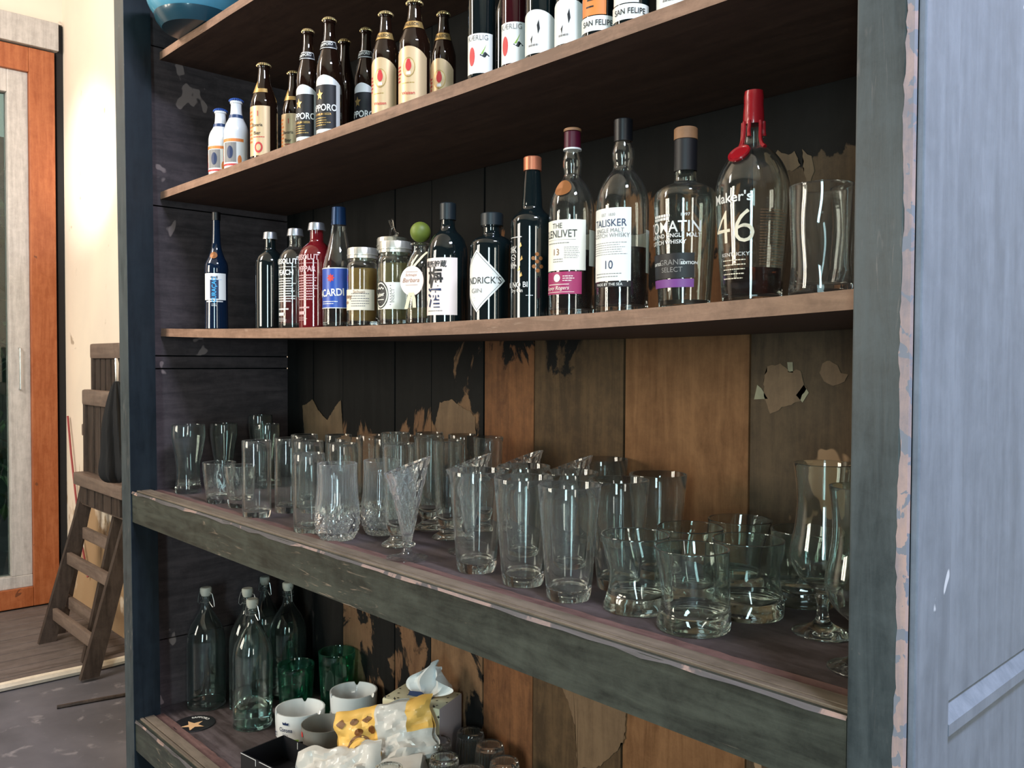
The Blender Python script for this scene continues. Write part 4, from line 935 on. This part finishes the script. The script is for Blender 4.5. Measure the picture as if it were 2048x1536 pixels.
# straight highballs
first_h = make_tumbler('highball_glass', .0330, .0338, .181, -1.892, .094, LED, 'straight highball glass at the front, leftmost of the tall ones', base=.014)
for (x, y, l, s) in ((-1.905, .184, 'straight highball glass behind the leftmost tall one', None), (-1.650, .094, 'slightly shorter highball glass left of the cut crystal tumbler', (1, 1, .94)),
                     (-1.965, .262, 'highball glass in the back row, first from the left', None), (-1.905, .325, 'highball glass in the back row, second from the left', None),
                     (-1.845, .385, 'highball glass in the back row, third from the left', None), (-1.780, .435, 'highball glass in the back row, fourth from the left, near the boards', None),
                     (-1.800, .290, 'highball glass in the third row behind the short highball', None), (-1.735, .360, 'highball glass in the third row, right of the middle', None),
                     (-1.700, .210, 'highball glass in the second row behind the short highball', None), (-1.655, .425, 'slightly taller highball glass at the back, left of the far pair', (1, 1, 1.09)),
                     (-1.560, .450, 'slightly taller highball glass at the back, right of the far pair', (1, 1, 1.09)), (-1.800, .180, 'highball glass of the second row, between the leftmost and the short one', None)):
    dup(first_h, x, y, l, 0, s)
# cut crystal tumblers
def crystal(x, y, label):
    H = .157; root = gl('crystal_tumbler', x, y, LED, label)
    o = crom([(.030, 0), (.036, .002), (.0445, .018), (.0480, .038), (.0465, .058), (.0430, .085), (.0410, .115), (.0405, .140), (.0410, H)], 6)
    no = len(o)
    def mod(j, r, z, t):
        if 1 < j < no:
            if z < .066:
                f = min(1, z/.01)*min(1, (.066-z)/.012); d = abs(math.sin(9*t+z*150))*abs(math.sin(9*t-z*150)); r *= 1-.115*f*(1-d)
            else: r *= 1+.008*math.cos(36*t)*min(1, (z-.066)/.01)*min(1, max(0, (H-.012-z)/.01))
        return (r*math.cos(t), r*math.sin(t), z)
    inn = [(r-.0035, z) for r, z in reversed(o) if z > .016]
    G().lathe([(0, .001)]+o+[(.0405, H+.0008), (.0385, H+.0008)]+inn+[(.03, .013), (0, .012)], 144, mod).obj('bowl', M['glass_cut'], root, angle=22)
    return root
c1 = crystal(-1.545, .100, 'cut crystal tumbler with bulging faceted base, front one of two')
dup(c1, -1.530, .203, 'cut crystal tumbler with bulging faceted base, standing behind the first', .2)
# slanted cone sundae glasses
def cone(x, y, label, rz):
    root = gl('cone_glass', x, y, LED, label, rz=rz)
    H = .172
    o = crom([(.0085, .030), (.010, .036), (.0155, .060), (.0235, .095), (.0325, .130), (.0440, H)], 7); no = len(o)
    def mod(j, r, z, t):
        if 0 < j < no:
            d = abs(math.sin(7*t+z*95))*abs(math.sin(7*t-z*95)); r *= 1-.10*(1-d)
        k = max(0, (z-.05)/(H-.05)); z2 = z+k*k*.016*math.cos(t)
        return (r*math.cos(t), r*math.sin(t), z2+.004)
    inn = [(max(r-.0024, .002), z) for r, z in reversed(o) if z > .042]
    G().lathe([(0, .030)]+o+[(.0435, H+.0006), (.0422, H+.0006)]+inn+[(0, .040)], 112, mod).obj('bowl', M['glass_cut'], root, angle=25)
    G().lathe(crom([(.0385, 0), (.0395, .0015), (.038, .0035), (.026, .0055), (.013, .010), (.0085, .018), (.0080, .024), (.012, .027), (.0095, .0335)], 3)+[(0, .0335)], 48).obj('foot', M['glass'], root)
    return root
k1 = cone(-1.300, .100, 'slant-rimmed cone glass with diamond pattern, nearest the front edge', .75)
for (x, y, l, rz) in ((-1.268, .222, 'slant-rimmed cone glass just behind the front one', .7), (-1.238, .335, 'slant-rimmed cone glass in the back, left of two behind the pints', .8), (-1.115, .345, 'slant-rimmed cone glass in the back, right of two behind the pints', .6)):
    dup(k1, x, y, l, rz)
# footed pilsner glasses
def footed(x, y, label, H=.205):
    root = gl('footed_beer_glass', x, y, LED, label)
    o = crom([(.0330, 0), (.0340, .003), (.031, .007), (.021, .013), (.0165, .020), (.018, .027), (.0235, .036), (.0265, .055), (.0270, .090), (.0300, .140), (.0330, H)], 4)
    inn = [(r-.0022, z) for r, z in reversed(o) if z > .044]
    G().lathe([(0, .002)]+o+[(.0325, H+.0006), (.0312, H+.0006)]+inn+[(.012, .041), (0, .039)], 48).obj('bowl', M['glass'], root); return root
f1 = footed(-1.405, .155, 'footed beer glass left of the slanted cone glasses')
for (x, y, l) in ((-1.395, .275, 'footed beer glass behind the front cone glass, second in depth'), (-1.500, .305, 'footed beer glass in the middle rows behind the crystal tumblers'), (-1.400, .390, 'footed beer glass deepest in its column, near the back boards'), (-1.620, .300, 'footed beer glass in the middle rows, left of its neighbours')):
    dup(f1, x, y, l)
# faceted whisky tumblers
def facet(x, y, label, R=.042, H=.105):
    def mod(j, r, z, t):
        if 3 <= j <= 30: r *= 1-.05*abs(math.sin(4*t+z*22))*min(1, max(0, (H*.86-z)/.02))
        return (r*math.cos(t), r*math.sin(t), z)
    return make_tumbler('faceted_tumbler', R*.78, R, H, x, y, LED, label, base=.018, mid=[(R*.80, .010), (R*.84, H*.3), (R*.93, H*.6), (R*.99, H*.88)], subd=5, seg=96, mod=mod, wall=.003)
t1 = facet(-2.150, .118, 'low faceted whisky tumbler, left one of the pair')
dup(t1, -2.050, .128, 'low faceted whisky tumbler, right one of the pair, partly behind the highball', .5, (.92, .92, 1))
# wavy tall beer glasses at the far left
def wavy(x, y, label, R=.044, H=.190, mat='glass_g'):
    def mod(j, r, z, t):
        if j >= 3: return (r*math.cos(t)*(1+.02*math.cos(3*t+z*20)), r*math.sin(t)*(1+.02*math.cos(3*t+z*20)), z)
        return (r*math.cos(t), r*math.sin(t), z)
    return make_tumbler('wavy_beer_glass', R*.80, R, H, x, y, LED, label, mat=mat, base=.020, mid=[(R*.80, .012), (R*.72, H*.22), (R*.74, H*.42), (R*.96, H*.72), (R*1.04, H*.85)], subd=5, seg=64, mod=mod, wall=.003)
w1 = wavy(-2.365, .125, 'curvy tall beer glass at the far left front of the ledge')
dup(w1, -2.400, .245, 'curvy tall beer glass at the far left, second from the front', .8, (.85, .85, .98))
dup(w1, -2.420, .370, 'curvy tall beer glass at the far left, deepest of the column', .3, (.78, .78, 1.08))
dup(w1, -2.300, .330, 'curvy tall beer glass one step right of the far left column', 1.2, (.80, .80, .98))
# waisted rocks glasses
def rocks_mod_factory(H, amp=.004):
    def mod(j, r, z, t):
        q = math.sin(PI*min(1, z/H)*1.15)
        k = 1-.10*max(0, q)*(.6+.4*math.cos(t*2+z*30))
        ring = .0018*math.cos(5*t+z*60)*max(0, 1-abs(z-.03)/.02)
        return ((r*k+ring)*math.cos(t)+amp*math.sin(z/H*PI*1.3), (r*k+ring)*math.sin(t), z)
    return mod
def rocks(x, y, label, R=.052, H=.112, z=LED, name='rocks_glass', group=GG, mat='glass_g'):
    return make_tumbler(name, R*.98, R, H, x, y, z, label, mat=mat, base=.020, mid=[(R*1.0, .008), (R*.99, .022), (R*.94, .030), (R*.93, H*.5), (R*.97, H*.85)], subd=6, seg=72, mod=rocks_mod_factory(H), wall=.0028, group=group)
r1 = rocks(-.695, .148, 'waisted thick rocks glass nearest the front edge, right of its neighbour')
for (x, y, l, rz) in ((-.808, .165, 'waisted thick rocks glass next to the nearest pint glass', .7), (-.678, .262, 'waisted rocks glass directly behind the nearest rocks glass', 2.0),
                      (-.792, .275, 'waisted rocks glass in the second row, left, behind the pint-side one', 2.8), (-.775, .388, 'waisted rocks glass in the back row, left of two', 4.0), (-.655, .385, 'waisted rocks glass in the back row, right of two', 5.0)):
    dup(r1, x, y, l, rz)
# hurricane glasses by the right post
def hurricane(x, y, label, H=.233):
    root = gl('hurricane_glass', x, y, LED, label)
    o = crom([(.0395, 0), (.0405, .0015), (.038, .004), (.024, .009), (.012, .016), (.0080, .026), (.0075, .040), (.0105, .050), (.0090, .056), (.017, .064), (.033, .078), (.0430, .098), (.0440, .116), (.0385, .145), (.0355, .175), (.0370, .205), (.0405, H)], 4)
    inn = [(r-.0022, z) for r, z in reversed(o) if z > .070]
    G().lathe([(0, .002)]+o+[(.0400, H+.0006), (.0386, H+.0006)]+inn+[(.012, .066), (0, .064)], 56).obj('bowl', M['glass_g'], root); return root
h1 = hurricane(-.560, .258, 'curvy stemmed hurricane glass beside the right post')
dup(h1, -.462, .160, 'curvy stemmed hurricane glass nearest the right post, mostly hidden by it', .0, (.95, .95, .95))
dup(h1, -.520, .405, 'curvy stemmed hurricane glass furthest back by the right post', 0, (1, 1, 1.06))
# wavy glasses on the middle shelf
def swirl(x, y, label, R=.0385, H=.134):
    z = sag(x)+.0005
    def mod(j, r, z, t):
        k = 1-.14*math.sin(PI*min(1, z/H))*(.55+.45*math.sin(2*t+z*34))
        return (r*k*math.cos(t), r*k*math.sin(t), z)
    return make_tumbler('twisted_tumbler', R*.98, R, H, x, y, z, label, mat='glass', base=.012, mid=[(R, .008), (R*1.0, .030), (R*.98, H*.5), (R*.98, H*.8)], subd=6, seg=72, mod=mod, wall=.0030, group='twisted glasses at the right end of the middle shelf')
s1 = swirl(-.512, .146, 'twisted clear tumbler at the right end of the middle shelf, in front')
s2 = dup(s1, -.520, .262, 'twisted clear tumbler behind the front one on the middle shelf', 1.5, (.92, .92, 1.12), sag(-.52)+.0005)

# ------------------------------------------------------------------ bottom shelf
GB = 'swing-top bottles on the bottom shelf'
def swing(x, y, label, R=.0545, H=.345, water=None):
    b = empty('swing_top_bottle', (x, y, BOT+.0004), random.uniform(-.3, .3), label, 'bottle', GB)
    bottle_body(b, P(R, H, 'swing'), M['glass_teal'], .0028, water, M['water'])
    G().lathe([(0, H*.925), (R*.22, H*.925), (R*.25, H*.935), (R*.29, H*.95), (R*.31, H*.97), (R*.31, H*.992), (R*.26, H), (0, H)], 24).obj('stopper', M['stopper'], b)
    w = G()
    for s in (-1, 1):
        w.tube([(s*R*.33, 0, H*.965), (s*R*.52, 0, H*.955), (s*R*.66, 0, H*.90), (s*R*.70, 0, H*.855), (s*R*.56, 0, H*.845), (s*R*.36, 0, H*.87), (s*R*.29, 0, H*.885)], .0011, 6)
    w.lathe([(R*.275, H*.878), (R*.30, H*.88), (R*.275, H*.882)], 20); w.obj('wire_bail', M['wire'], b)
    return b
b1 = swing(-2.425, .200, 'empty swing-top bottle, leftmost on the bottom shelf')
swing(-2.205, .236, 'swing-top bottle with a little water in it, frontmost of the cluster', .0535, .350, .060)
for (x, y, l, rz, s) in ((-2.335, .285, 'empty swing-top bottle just behind the one holding water', .3, (.95, .95, 1)), (-2.335, .415, 'swing-top bottle at the back right of the cluster, label behind it', -.2, (1, 1, .985)), (-2.438, .392, 'swing-top bottle at the back left, only its stopper clearly seen', .1, (.9, .9, .99))):
    c = dup(b1, x, y, l, rz, s)
# coaster with star
cs = empty('beer_mat', (-2.315, .118, BOT+.0003), .3, 'black round beer mat with an orange star, at the front left', 'coaster')
G().lathe([(0, 0), (.055, 0), (.0555, .001), (.055, .002), (0, .002)], 48).obj('card', M['blackcard'], cs)
st = []
for i in range(10): q = .034 if i % 2 == 0 else .0135; st.append((q*math.sin(PI*i/5)+.008, q*math.cos(PI*i/5)-.012, .0026))
st.append((.008, -.012, .0026)); G().add(st, [((i+1) % 10, i, 10) for i in range(10)]).obj('star_print', M['drykraft'], cs, False)
V, Fc = text_mesh('SAPPORO', .02); tt = G()
V2 = []
for q in V: a_ = PI/2+.35-q[0]*.013/.040; rr = .038+q[1]*.014; V2.append((rr*math.cos(a_), rr*math.sin(a_), .0027))
tt.add(V2, Fc).obj('lettering', M['white'], cs, False)
# green tumblers
gt = make_tumbler('green_tumbler', .044, .052, .142, -2.193, .362, BOT, 'green glass tumbler nearest the swing-top bottles', mat='glass_green', base=.012, wall=.003, group='green glasses on the bottom shelf')
dup(gt, -2.100, .440, 'taller green glass tumbler standing further back', 0, (1, 1, 1.30))
# ashtrays
def ashtray(x, y, z, label, R=.066, H=.072):
    b = empty('ashtray', (x, y, z+.0003), 0, label, 'ashtray', 'white ashtrays')
    def mod(j, r, z_, t):
        if 3 <= j <= 6:
            for a in (.35, 2.45, 4.5):
                d = (t-a+PI) % (2*PI)-PI
                if abs(d) < .075: z_ -= .009
        return (r*math.cos(t), r*math.sin(t), z_)
    G().lathe([(0, .001), (R*.86, .001), (R*.97, .006), (R, H-.004), (R-.0005, H), (R-.004, H), (R-.0045, H-.004), (R*.80, .020), (R*.72, .012), (0, .011)], 84, mod).obj('dish', M['porcelain'], b, angle=40)
    return b
a1 = ashtray(-2.062, .302, BOT, 'white porcelain ashtray with a crown logo, left and frontmost')
p = Print(.0665, -62); p.text('Corona', .0150, -.002, .036, 0, .85, .02).text('Extra', .0075, -.002, .024, 0, 1).poly([(-.010, .049), (.006, .049), (.008, .056), (.002, .052), (-.002, .058), (-.006, .052), (-.012, .056)], 0).lines(-.045, -.038, .012, .026, 2, 0, .6).rect(.020, .034, .008, .013, 1)
p.obj('lettering', [M['blueink'], M['greenink']], a1)
ashtray(-1.975, .415, BOT, 'lower white ashtray of the stack of two', .064, .058)
ashtray(-1.975, .415, BOT+.0585, 'upper white ashtray of the stack of two behind the logo one', .064, .056)
# grey translucent dish with red marks
ds = empty('plastic_dish', (-1.925, .296, BOT+.0004), 0, 'grey translucent plastic dish with faded red marks, beside the logo ashtray', 'dish')
G().lathe([(0, 0), (.046, 0), (.052, .004), (.060, .074), (.058, .074), (.050, .006), (0, .004)], 48).obj('dish', M['greyfilm'], ds)
p = Print(.0585, -120); p.disc(0, .060, .006, 0).disc(.016, .056, .007, 0).disc(-.014, .060, .004, 0); p.obj('red_marks', [M['red']], ds)
# black box
bx = empty('black_box', (-1.872, .148, BOT+.0004), math.radians(8), 'shallow open black box with thin white lines, at the front edge', 'box')
gb = G(); L_, W_, Hh = .080, .062, .060
gb.box((-L_, -W_, 0), (L_, W_, .003)).box((-L_, -W_, .003), (-L_+.003, W_, Hh)).box((L_-.003, -W_, .003), (L_, W_, Hh)).box((-L_+.003, -W_, .003), (L_-.003, -W_+.003, Hh)).box((-L_+.003, W_-.003, .003), (L_-.003, W_, Hh))
gb.obj('tray', M['blackcard'], bx, False)
gb = G(); gb.box((-L_, -W_-.0006, Hh-.0022), (-L_+.06, -W_, Hh-.0008)).box((-L_+.06, -W_-.0006, Hh-.016), (-L_+.0615, -W_, Hh-.0008)).box((-L_+.075, -W_-.0006, Hh-.0022), (L_, -W_, Hh-.0008)).box((-.02, W_-.0038, Hh-.018), (-.018, W_-.003, Hh-.001))
gb.obj('white_lines', M['silverink'], bx, False)
# crumpled snack bags
def bag(name, loc, sx, sy, sz, rot, seed, mats, label, fn):
    root = empty(name, loc, 0, label, 'bag', 'opened snack bags'); root.rotation_euler = rot
    n, m_ = 30, 22; rnd = random.Random(seed)
    from mathutils import noise as mn
    V = []; Fc = []; fm = []
    for side in (1, -1):
        for j in range(m_+1):
            for i in range(n+1):
                u, v = i/n*2-1, j/m_*2-1
                th = (1-abs(u)**4)*(1-abs(v)**3.0)
                q = mn.noise(Vector((u*2.2+seed, v*2.2, side*.4+seed))); q2 = abs(mn.noise(Vector((u*5+seed*2, v*4, side))))
                q3 = abs(mn.noise(Vector((u*3.1+v*2+seed, v*3.3-u, 5+side)))); h_ = side*sz*th**.6*(.50+.50*q+.30*q2+.45*(.35-q3))
                dx = .10*mn.noise(Vector((v*2.5, seed, 1))); dy = .14*mn.noise(Vector((u*2.5, seed, 2)))
                V.append(((u*(1+.06*q)+dx)*sx, (v*(1-.12*q)+dy)*sy, h_+mn.noise(Vector((u*1.5, v*1.5, seed)))*sz*.5))
    W = n+1; o = (m_+1)*W
    for s_ in (0, 1):
        for j in range(m_):
            for i in range(n):
                a = s_*o+j*W+i; q = (a, a+1, a+W+1, a+W)
                Fc.append(q if s_ == 0 else q[::-1]); fm.append(fn((i+.5)/n, (j+.5)/m_, s_))
    mobj('film', V, Fc, None, root, True, 28, mats, fm)
    return root, V, W
def patchtext(root, V, W, body, size, i0, j0, mat, n=30, m_=22, off=0, sc=(1, 1), rot=0.0):
    """print lettering on the bag's upper film"""
    T, Fc = text_mesh(body, off); out = []
    for q in T:
        a_, b_ = q[0]*size*sc[0], q[1]*size*sc[1]
        a_, b_ = a_*math.cos(rot)-b_*math.sin(rot), a_*math.sin(rot)+b_*math.cos(rot)
        u = min(n-.01, max(0, i0+a_)); v = min(m_-.01, max(0, j0+b_)); i, j = int(u), int(v); fu, fv = u-i, v-j
        A, B2, C2, D2 = (Vector(V[j*W+i]), Vector(V[j*W+i+1]), Vector(V[(j+1)*W+i]), Vector(V[(j+1)*W+i+1]))
        pnt = (A*(1-fu)+B2*fu)*(1-fv)+(C2*(1-fu)+D2*fu)*fv
        nrm = (B2-A).cross(C2-A).normalized(); out.append(pnt+nrm*.0016)
    G().add(out, Fc).obj('lettering', mat, root, False)
def f1_(u, v, s): return 1 if (u < .42 and v > .15) or (u > .75 and v > .45) else 0
r_, V_, W_2 = bag('snack_bag', (-1.640, .285, .492), .120, .070, .036, (math.radians(62), math.radians(-16), math.radians(38)), 3, [M['plasticwrap'], M['yellowwrap']], 'crumpled yellow and clear snack bag leaning on the tissue box', f1_)
patchtext(r_, V_, W_2, 'S', 9, 8, 6, M['cork'], sc=(1, .8)); patchtext(r_, V_, W_2, '◆ ● ◆', 3, 7, 17, M['cork']); patchtext(r_, V_, W_2, '● ●', 3, 10, 13, M['medal']); patchtext(r_, V_, W_2, '○', 9, 7.5, 8.5, M['cork'])
def f2_(u, v, s): return 1 if (u < .55 and v < .62) else (2 if u > .6 and v < .4 else 0)
r_, V_, W_2 = bag('snack_bag', (-1.672, .172, .412), .112, .074, .034, (math.radians(48), math.radians(-14), math.radians(30)), 8, [M['plasticwrap'], M['creamwrap'], M['yellowwrap']], 'crumpled cream and milky snack bag spilling over the black box', f2_)
patchtext(r_, V_, W_2, '牛奶餅', 4.2, 8, 8, M['greyink'], rot=-.1); patchtext(r_, V_, W_2, 'MILK SNACK', 2.0, 9, 11.5, M['medal'], rot=-.1); patchtext(r_, V_, W_2, 'の', 8, 20, 6, M['red'])
# clear plastic wrapped pack under the yellow bag
pk = empty('wrapped_pack', (-1.560, .250, .428), 0, 'white plastic wrapped pack under the yellow snack bag', 'pack'); pk.rotation_euler = (math.radians(20), math.radians(-12), math.radians(40))
G().box((-.075, -.040, -.028), (.075, .040, .028), bev=.010).obj('film', M['plasticwrap'], pk)
G().box((-.05, -.0412, .006), (.0, -.0402, .012)).obj('tear_strip', M['copper'], pk, False)
# tissue box
tb = empty('tissue_box', (-1.655, .405, BOT+.0004), math.radians(22), 'cream patterned tissue box with lilac end and a white tissue pulled out', 'tissue box')
bw, bd, bh = .080, .056, .196
tbm = G().box((-bw, -bd, 0), (bw, bd, bh), bev=.006)
o = tbm.obj('box', [M['boxprint'], M['boxlilac']], tb, True)
for pl in o.data.polygons:
    if pl.normal.x > .9: pl.material_index = 1
gp = G(); rnd = random.Random(5)
def cross(cx, cz, s, face):
    pts = [(0, s), (s*.28, s*.28), (s, 0), (s*.28, -s*.28), (0, -s), (-s*.28, -s*.28), (-s, 0), (-s*.28, s*.28)]
    V = [((cx+a, -bd-.0007, cz+b_) if face == 0 else (cx+a, cz+b_, bh+.0007)) for a, b_ in pts]+[((cx, -bd-.0007, cz) if face == 0 else (cx, cz, bh+.0007))]
    gp.add(V, [(i, (i+1) % 8, 8) if False else ((i+1) % 8, i, 8) for i in range(8)])
for i in range(6):
    for j in range(9): cross(-bw+.014+i*.027+(j % 2)*.012-.004, .012+j*.0235, .0048, 0)
for i in range(6):
    for j in range(4): cross(-bw+.014+i*.027+(j % 2)*.012-.004, -bd+.014+j*.026, .0042, 1)
gp.obj('star_pattern', M['ink'], tb, False)
G().add([(-.03, -.018, bh+.001), (.035, -.018, bh+.001), (.035, .018, bh+.001), (-.03, .018, bh+.001), (-.02, -.026, bh+.016), (.012, -.024, bh+.018)], [(0, 1, 2, 3), (0, 1, 5, 4)]).obj('slot_film', M['bluefilm'], tb, False)
from mathutils import noise as mnoise
V = []; Fc = []; n = 14; mm_ = 18
for j in range(mm_+1):
    for i in range(n+1):
        u = i/n*2-1; v = j/mm_; wv = .014+.050*math.sin(PI*min(1, v*1.05)**.8)
        fold = .013*math.sin(u*9+v*2)*(.3+v)+.02*mnoise.noise(Vector((u*1.5, v*2, 3)))
        V.append((u*wv+.012+.022*v, fold-.004+.010*v, bh+.002+v*.085*(1-.28*abs(u+.25)**1.5)))
for j in range(mm_):
    for i in range(n): a = j*(n+1)+i; Fc.append((a, a+1, a+n+2, a+n+1))
mobj('tissue', V, Fc, M['tissue'], tb, True, 25)
# upturned ribbed tumblers
def upturned(x, y, label, R=.0375, H=.135):
    root = gl('ribbed_tumbler', x, y, BOT, label, group='upturned ribbed tumblers')
    o = crom([(R, 0), (R*.99, H*.3), (R*.95, H*.6), (R*.90, H*.82), (R*.86, H*.93), (R*.80, H*.985)], 4); no = len(o)
    def mod(j, r, z, t):
        if j < no and z > .02: r *= 1-.025*abs(math.sin(14*t))*min(1, (z-.02)/.01)*min(1, max(0, (H*.97-z)/.008))
        return (r*math.cos(t), r*math.sin(t), z)
    inn = [(r-.0022, z) for r, z in reversed(o) if z < H-.014]
    G().lathe(o+[(R*.66, H), (R*.60, H-.0015), (0, H-.0015), (0, H-.010), (R*.74, H-.011)]+inn+[(R, 0)], 112, mod).obj('bowl', M['glass'], root, angle=28); return root
u1 = upturned(-1.545, .365, 'upturned ribbed tumbler beside the tissue box, front of two')

for (x, y, l) in ((-1.530, .452, 'upturned ribbed tumbler against the back boards, next to the tissue box'), (-1.470, .325, 'upturned ribbed tumbler in the middle of its group'), (-1.447, .440, 'upturned ribbed tumbler against the back boards, second along'),
                  (-1.365, .410, 'upturned ribbed tumbler furthest right of its group'), (-1.510, .205, 'upturned ribbed tumbler beside the wrapped pack, low in the picture'), (-1.425, .245, 'upturned ribbed tumbler in the front rank, second along'),
                  (-1.450, .150, 'upturned ribbed tumbler nearest the front edge, left'), (-1.335, .265, 'upturned ribbed tumbler in the front rank, furthest right'), (-1.385, .330, 'upturned ribbed tumbler just right of the middle of its group')):
    dup(u1, x, y, l)

# ------------------------------------------------------------------ folding chairs and umbrella at the left
def folding_chair(x0, w, yb, ztop, label, zf=.0125):
    root = empty('folding_chair', (x0, 0, 0), 0, label, 'chair', 'folded slatted chairs by the wall')
    x1 = w
    for xx in (0, x1-.03): G().box((xx, yb-.02, .72), (xx+.03, yb+.02, ztop-.01), bev=.006).obj('back_post', M['chairwood'], root)
    G().box((-.004, yb-.024, ztop-.075), (x1+.004, yb+.022, ztop), bev=.012).obj('top_rail', M['chairrail'], root)
    n = 6; zb = ztop-.40
    for i in range(n):
        xa = .045+(x1-.09)*i/n; G().box((xa, yb-.010, zb), (xa+(x1-.09)/n-.014, yb+.004, ztop-.075), bev=.002).obj('slat', M['chairwood'], root, False)
    G().box((-.004, yb-.065, zb-.06), (x1+.004, yb+.015, zb), bev=.008).obj('seat_rail', M['chairrail'], root)
    for i in range(5):
        xa = .05+(x1-.10)*i/5; G().box((xa, yb-.050, zb-.145), (xa+(x1-.10)/5-.014, yb-.034, zb-.062), bev=.002).obj('slat', M['chairwood'], root, False)
    # legs slope from the floor at the front up to the back
    yf = yb-.195; zt = zb-.02
    for xx in (0, x1-.035):
        sgn = 1
        G().hexa([(xx, yf-.035, zf), (xx+.028, yf-.035, zf), (xx+.028, yf+.04, zf), (xx, yf+.04, zf), (xx, yb-.01, zt), (xx+.028, yb-.01, zt), (xx+.028, yb+.05, zt), (xx, yb+.05, zt)]).obj('leg', M['chairwood'], root, False)
    for k in (.17, .50, .86):
        y = yf+(yb-yf)*k; z = zf+(zt-zf)*k
        G().box((.028, y-.008, z-.028), (x1-.035, y+.014, z+.028), bev=.004).obj('rung', M['chairrail'], root)
    return root
folding_chair(-4.49, .66, .500, 1.215, 'dark slatted folding chair leaning by the plaster wall, the nearer one')
folding_chair(-4.60, .55, .572, 1.440, 'taller slatted folding chair behind the nearer one, only its top showing')
um = empty('folded_umbrella', (-3.735, .390, .845), 0, 'folded black umbrella with metal handle hanging on the nearer chair', 'umbrella')
def umod(j, r, z, t): q = r*(1+.16*math.cos(8*t+z*9)); return (q*math.cos(t), q*math.sin(t), z)
G().lathe(crom([(.0, 0), (.044, .01), (.064, .05), (.055, .14), (.050, .25), (.030, .36), (.012, .42), (0, .425)], 4), 64, umod).obj('canopy', M['blackcloth'], um)
G().tube([(0, 0, .42), (0, 0, .50), (-.005, 0, .52)], [.006, .009, .006], 10).obj('handle', M['steel'], um)
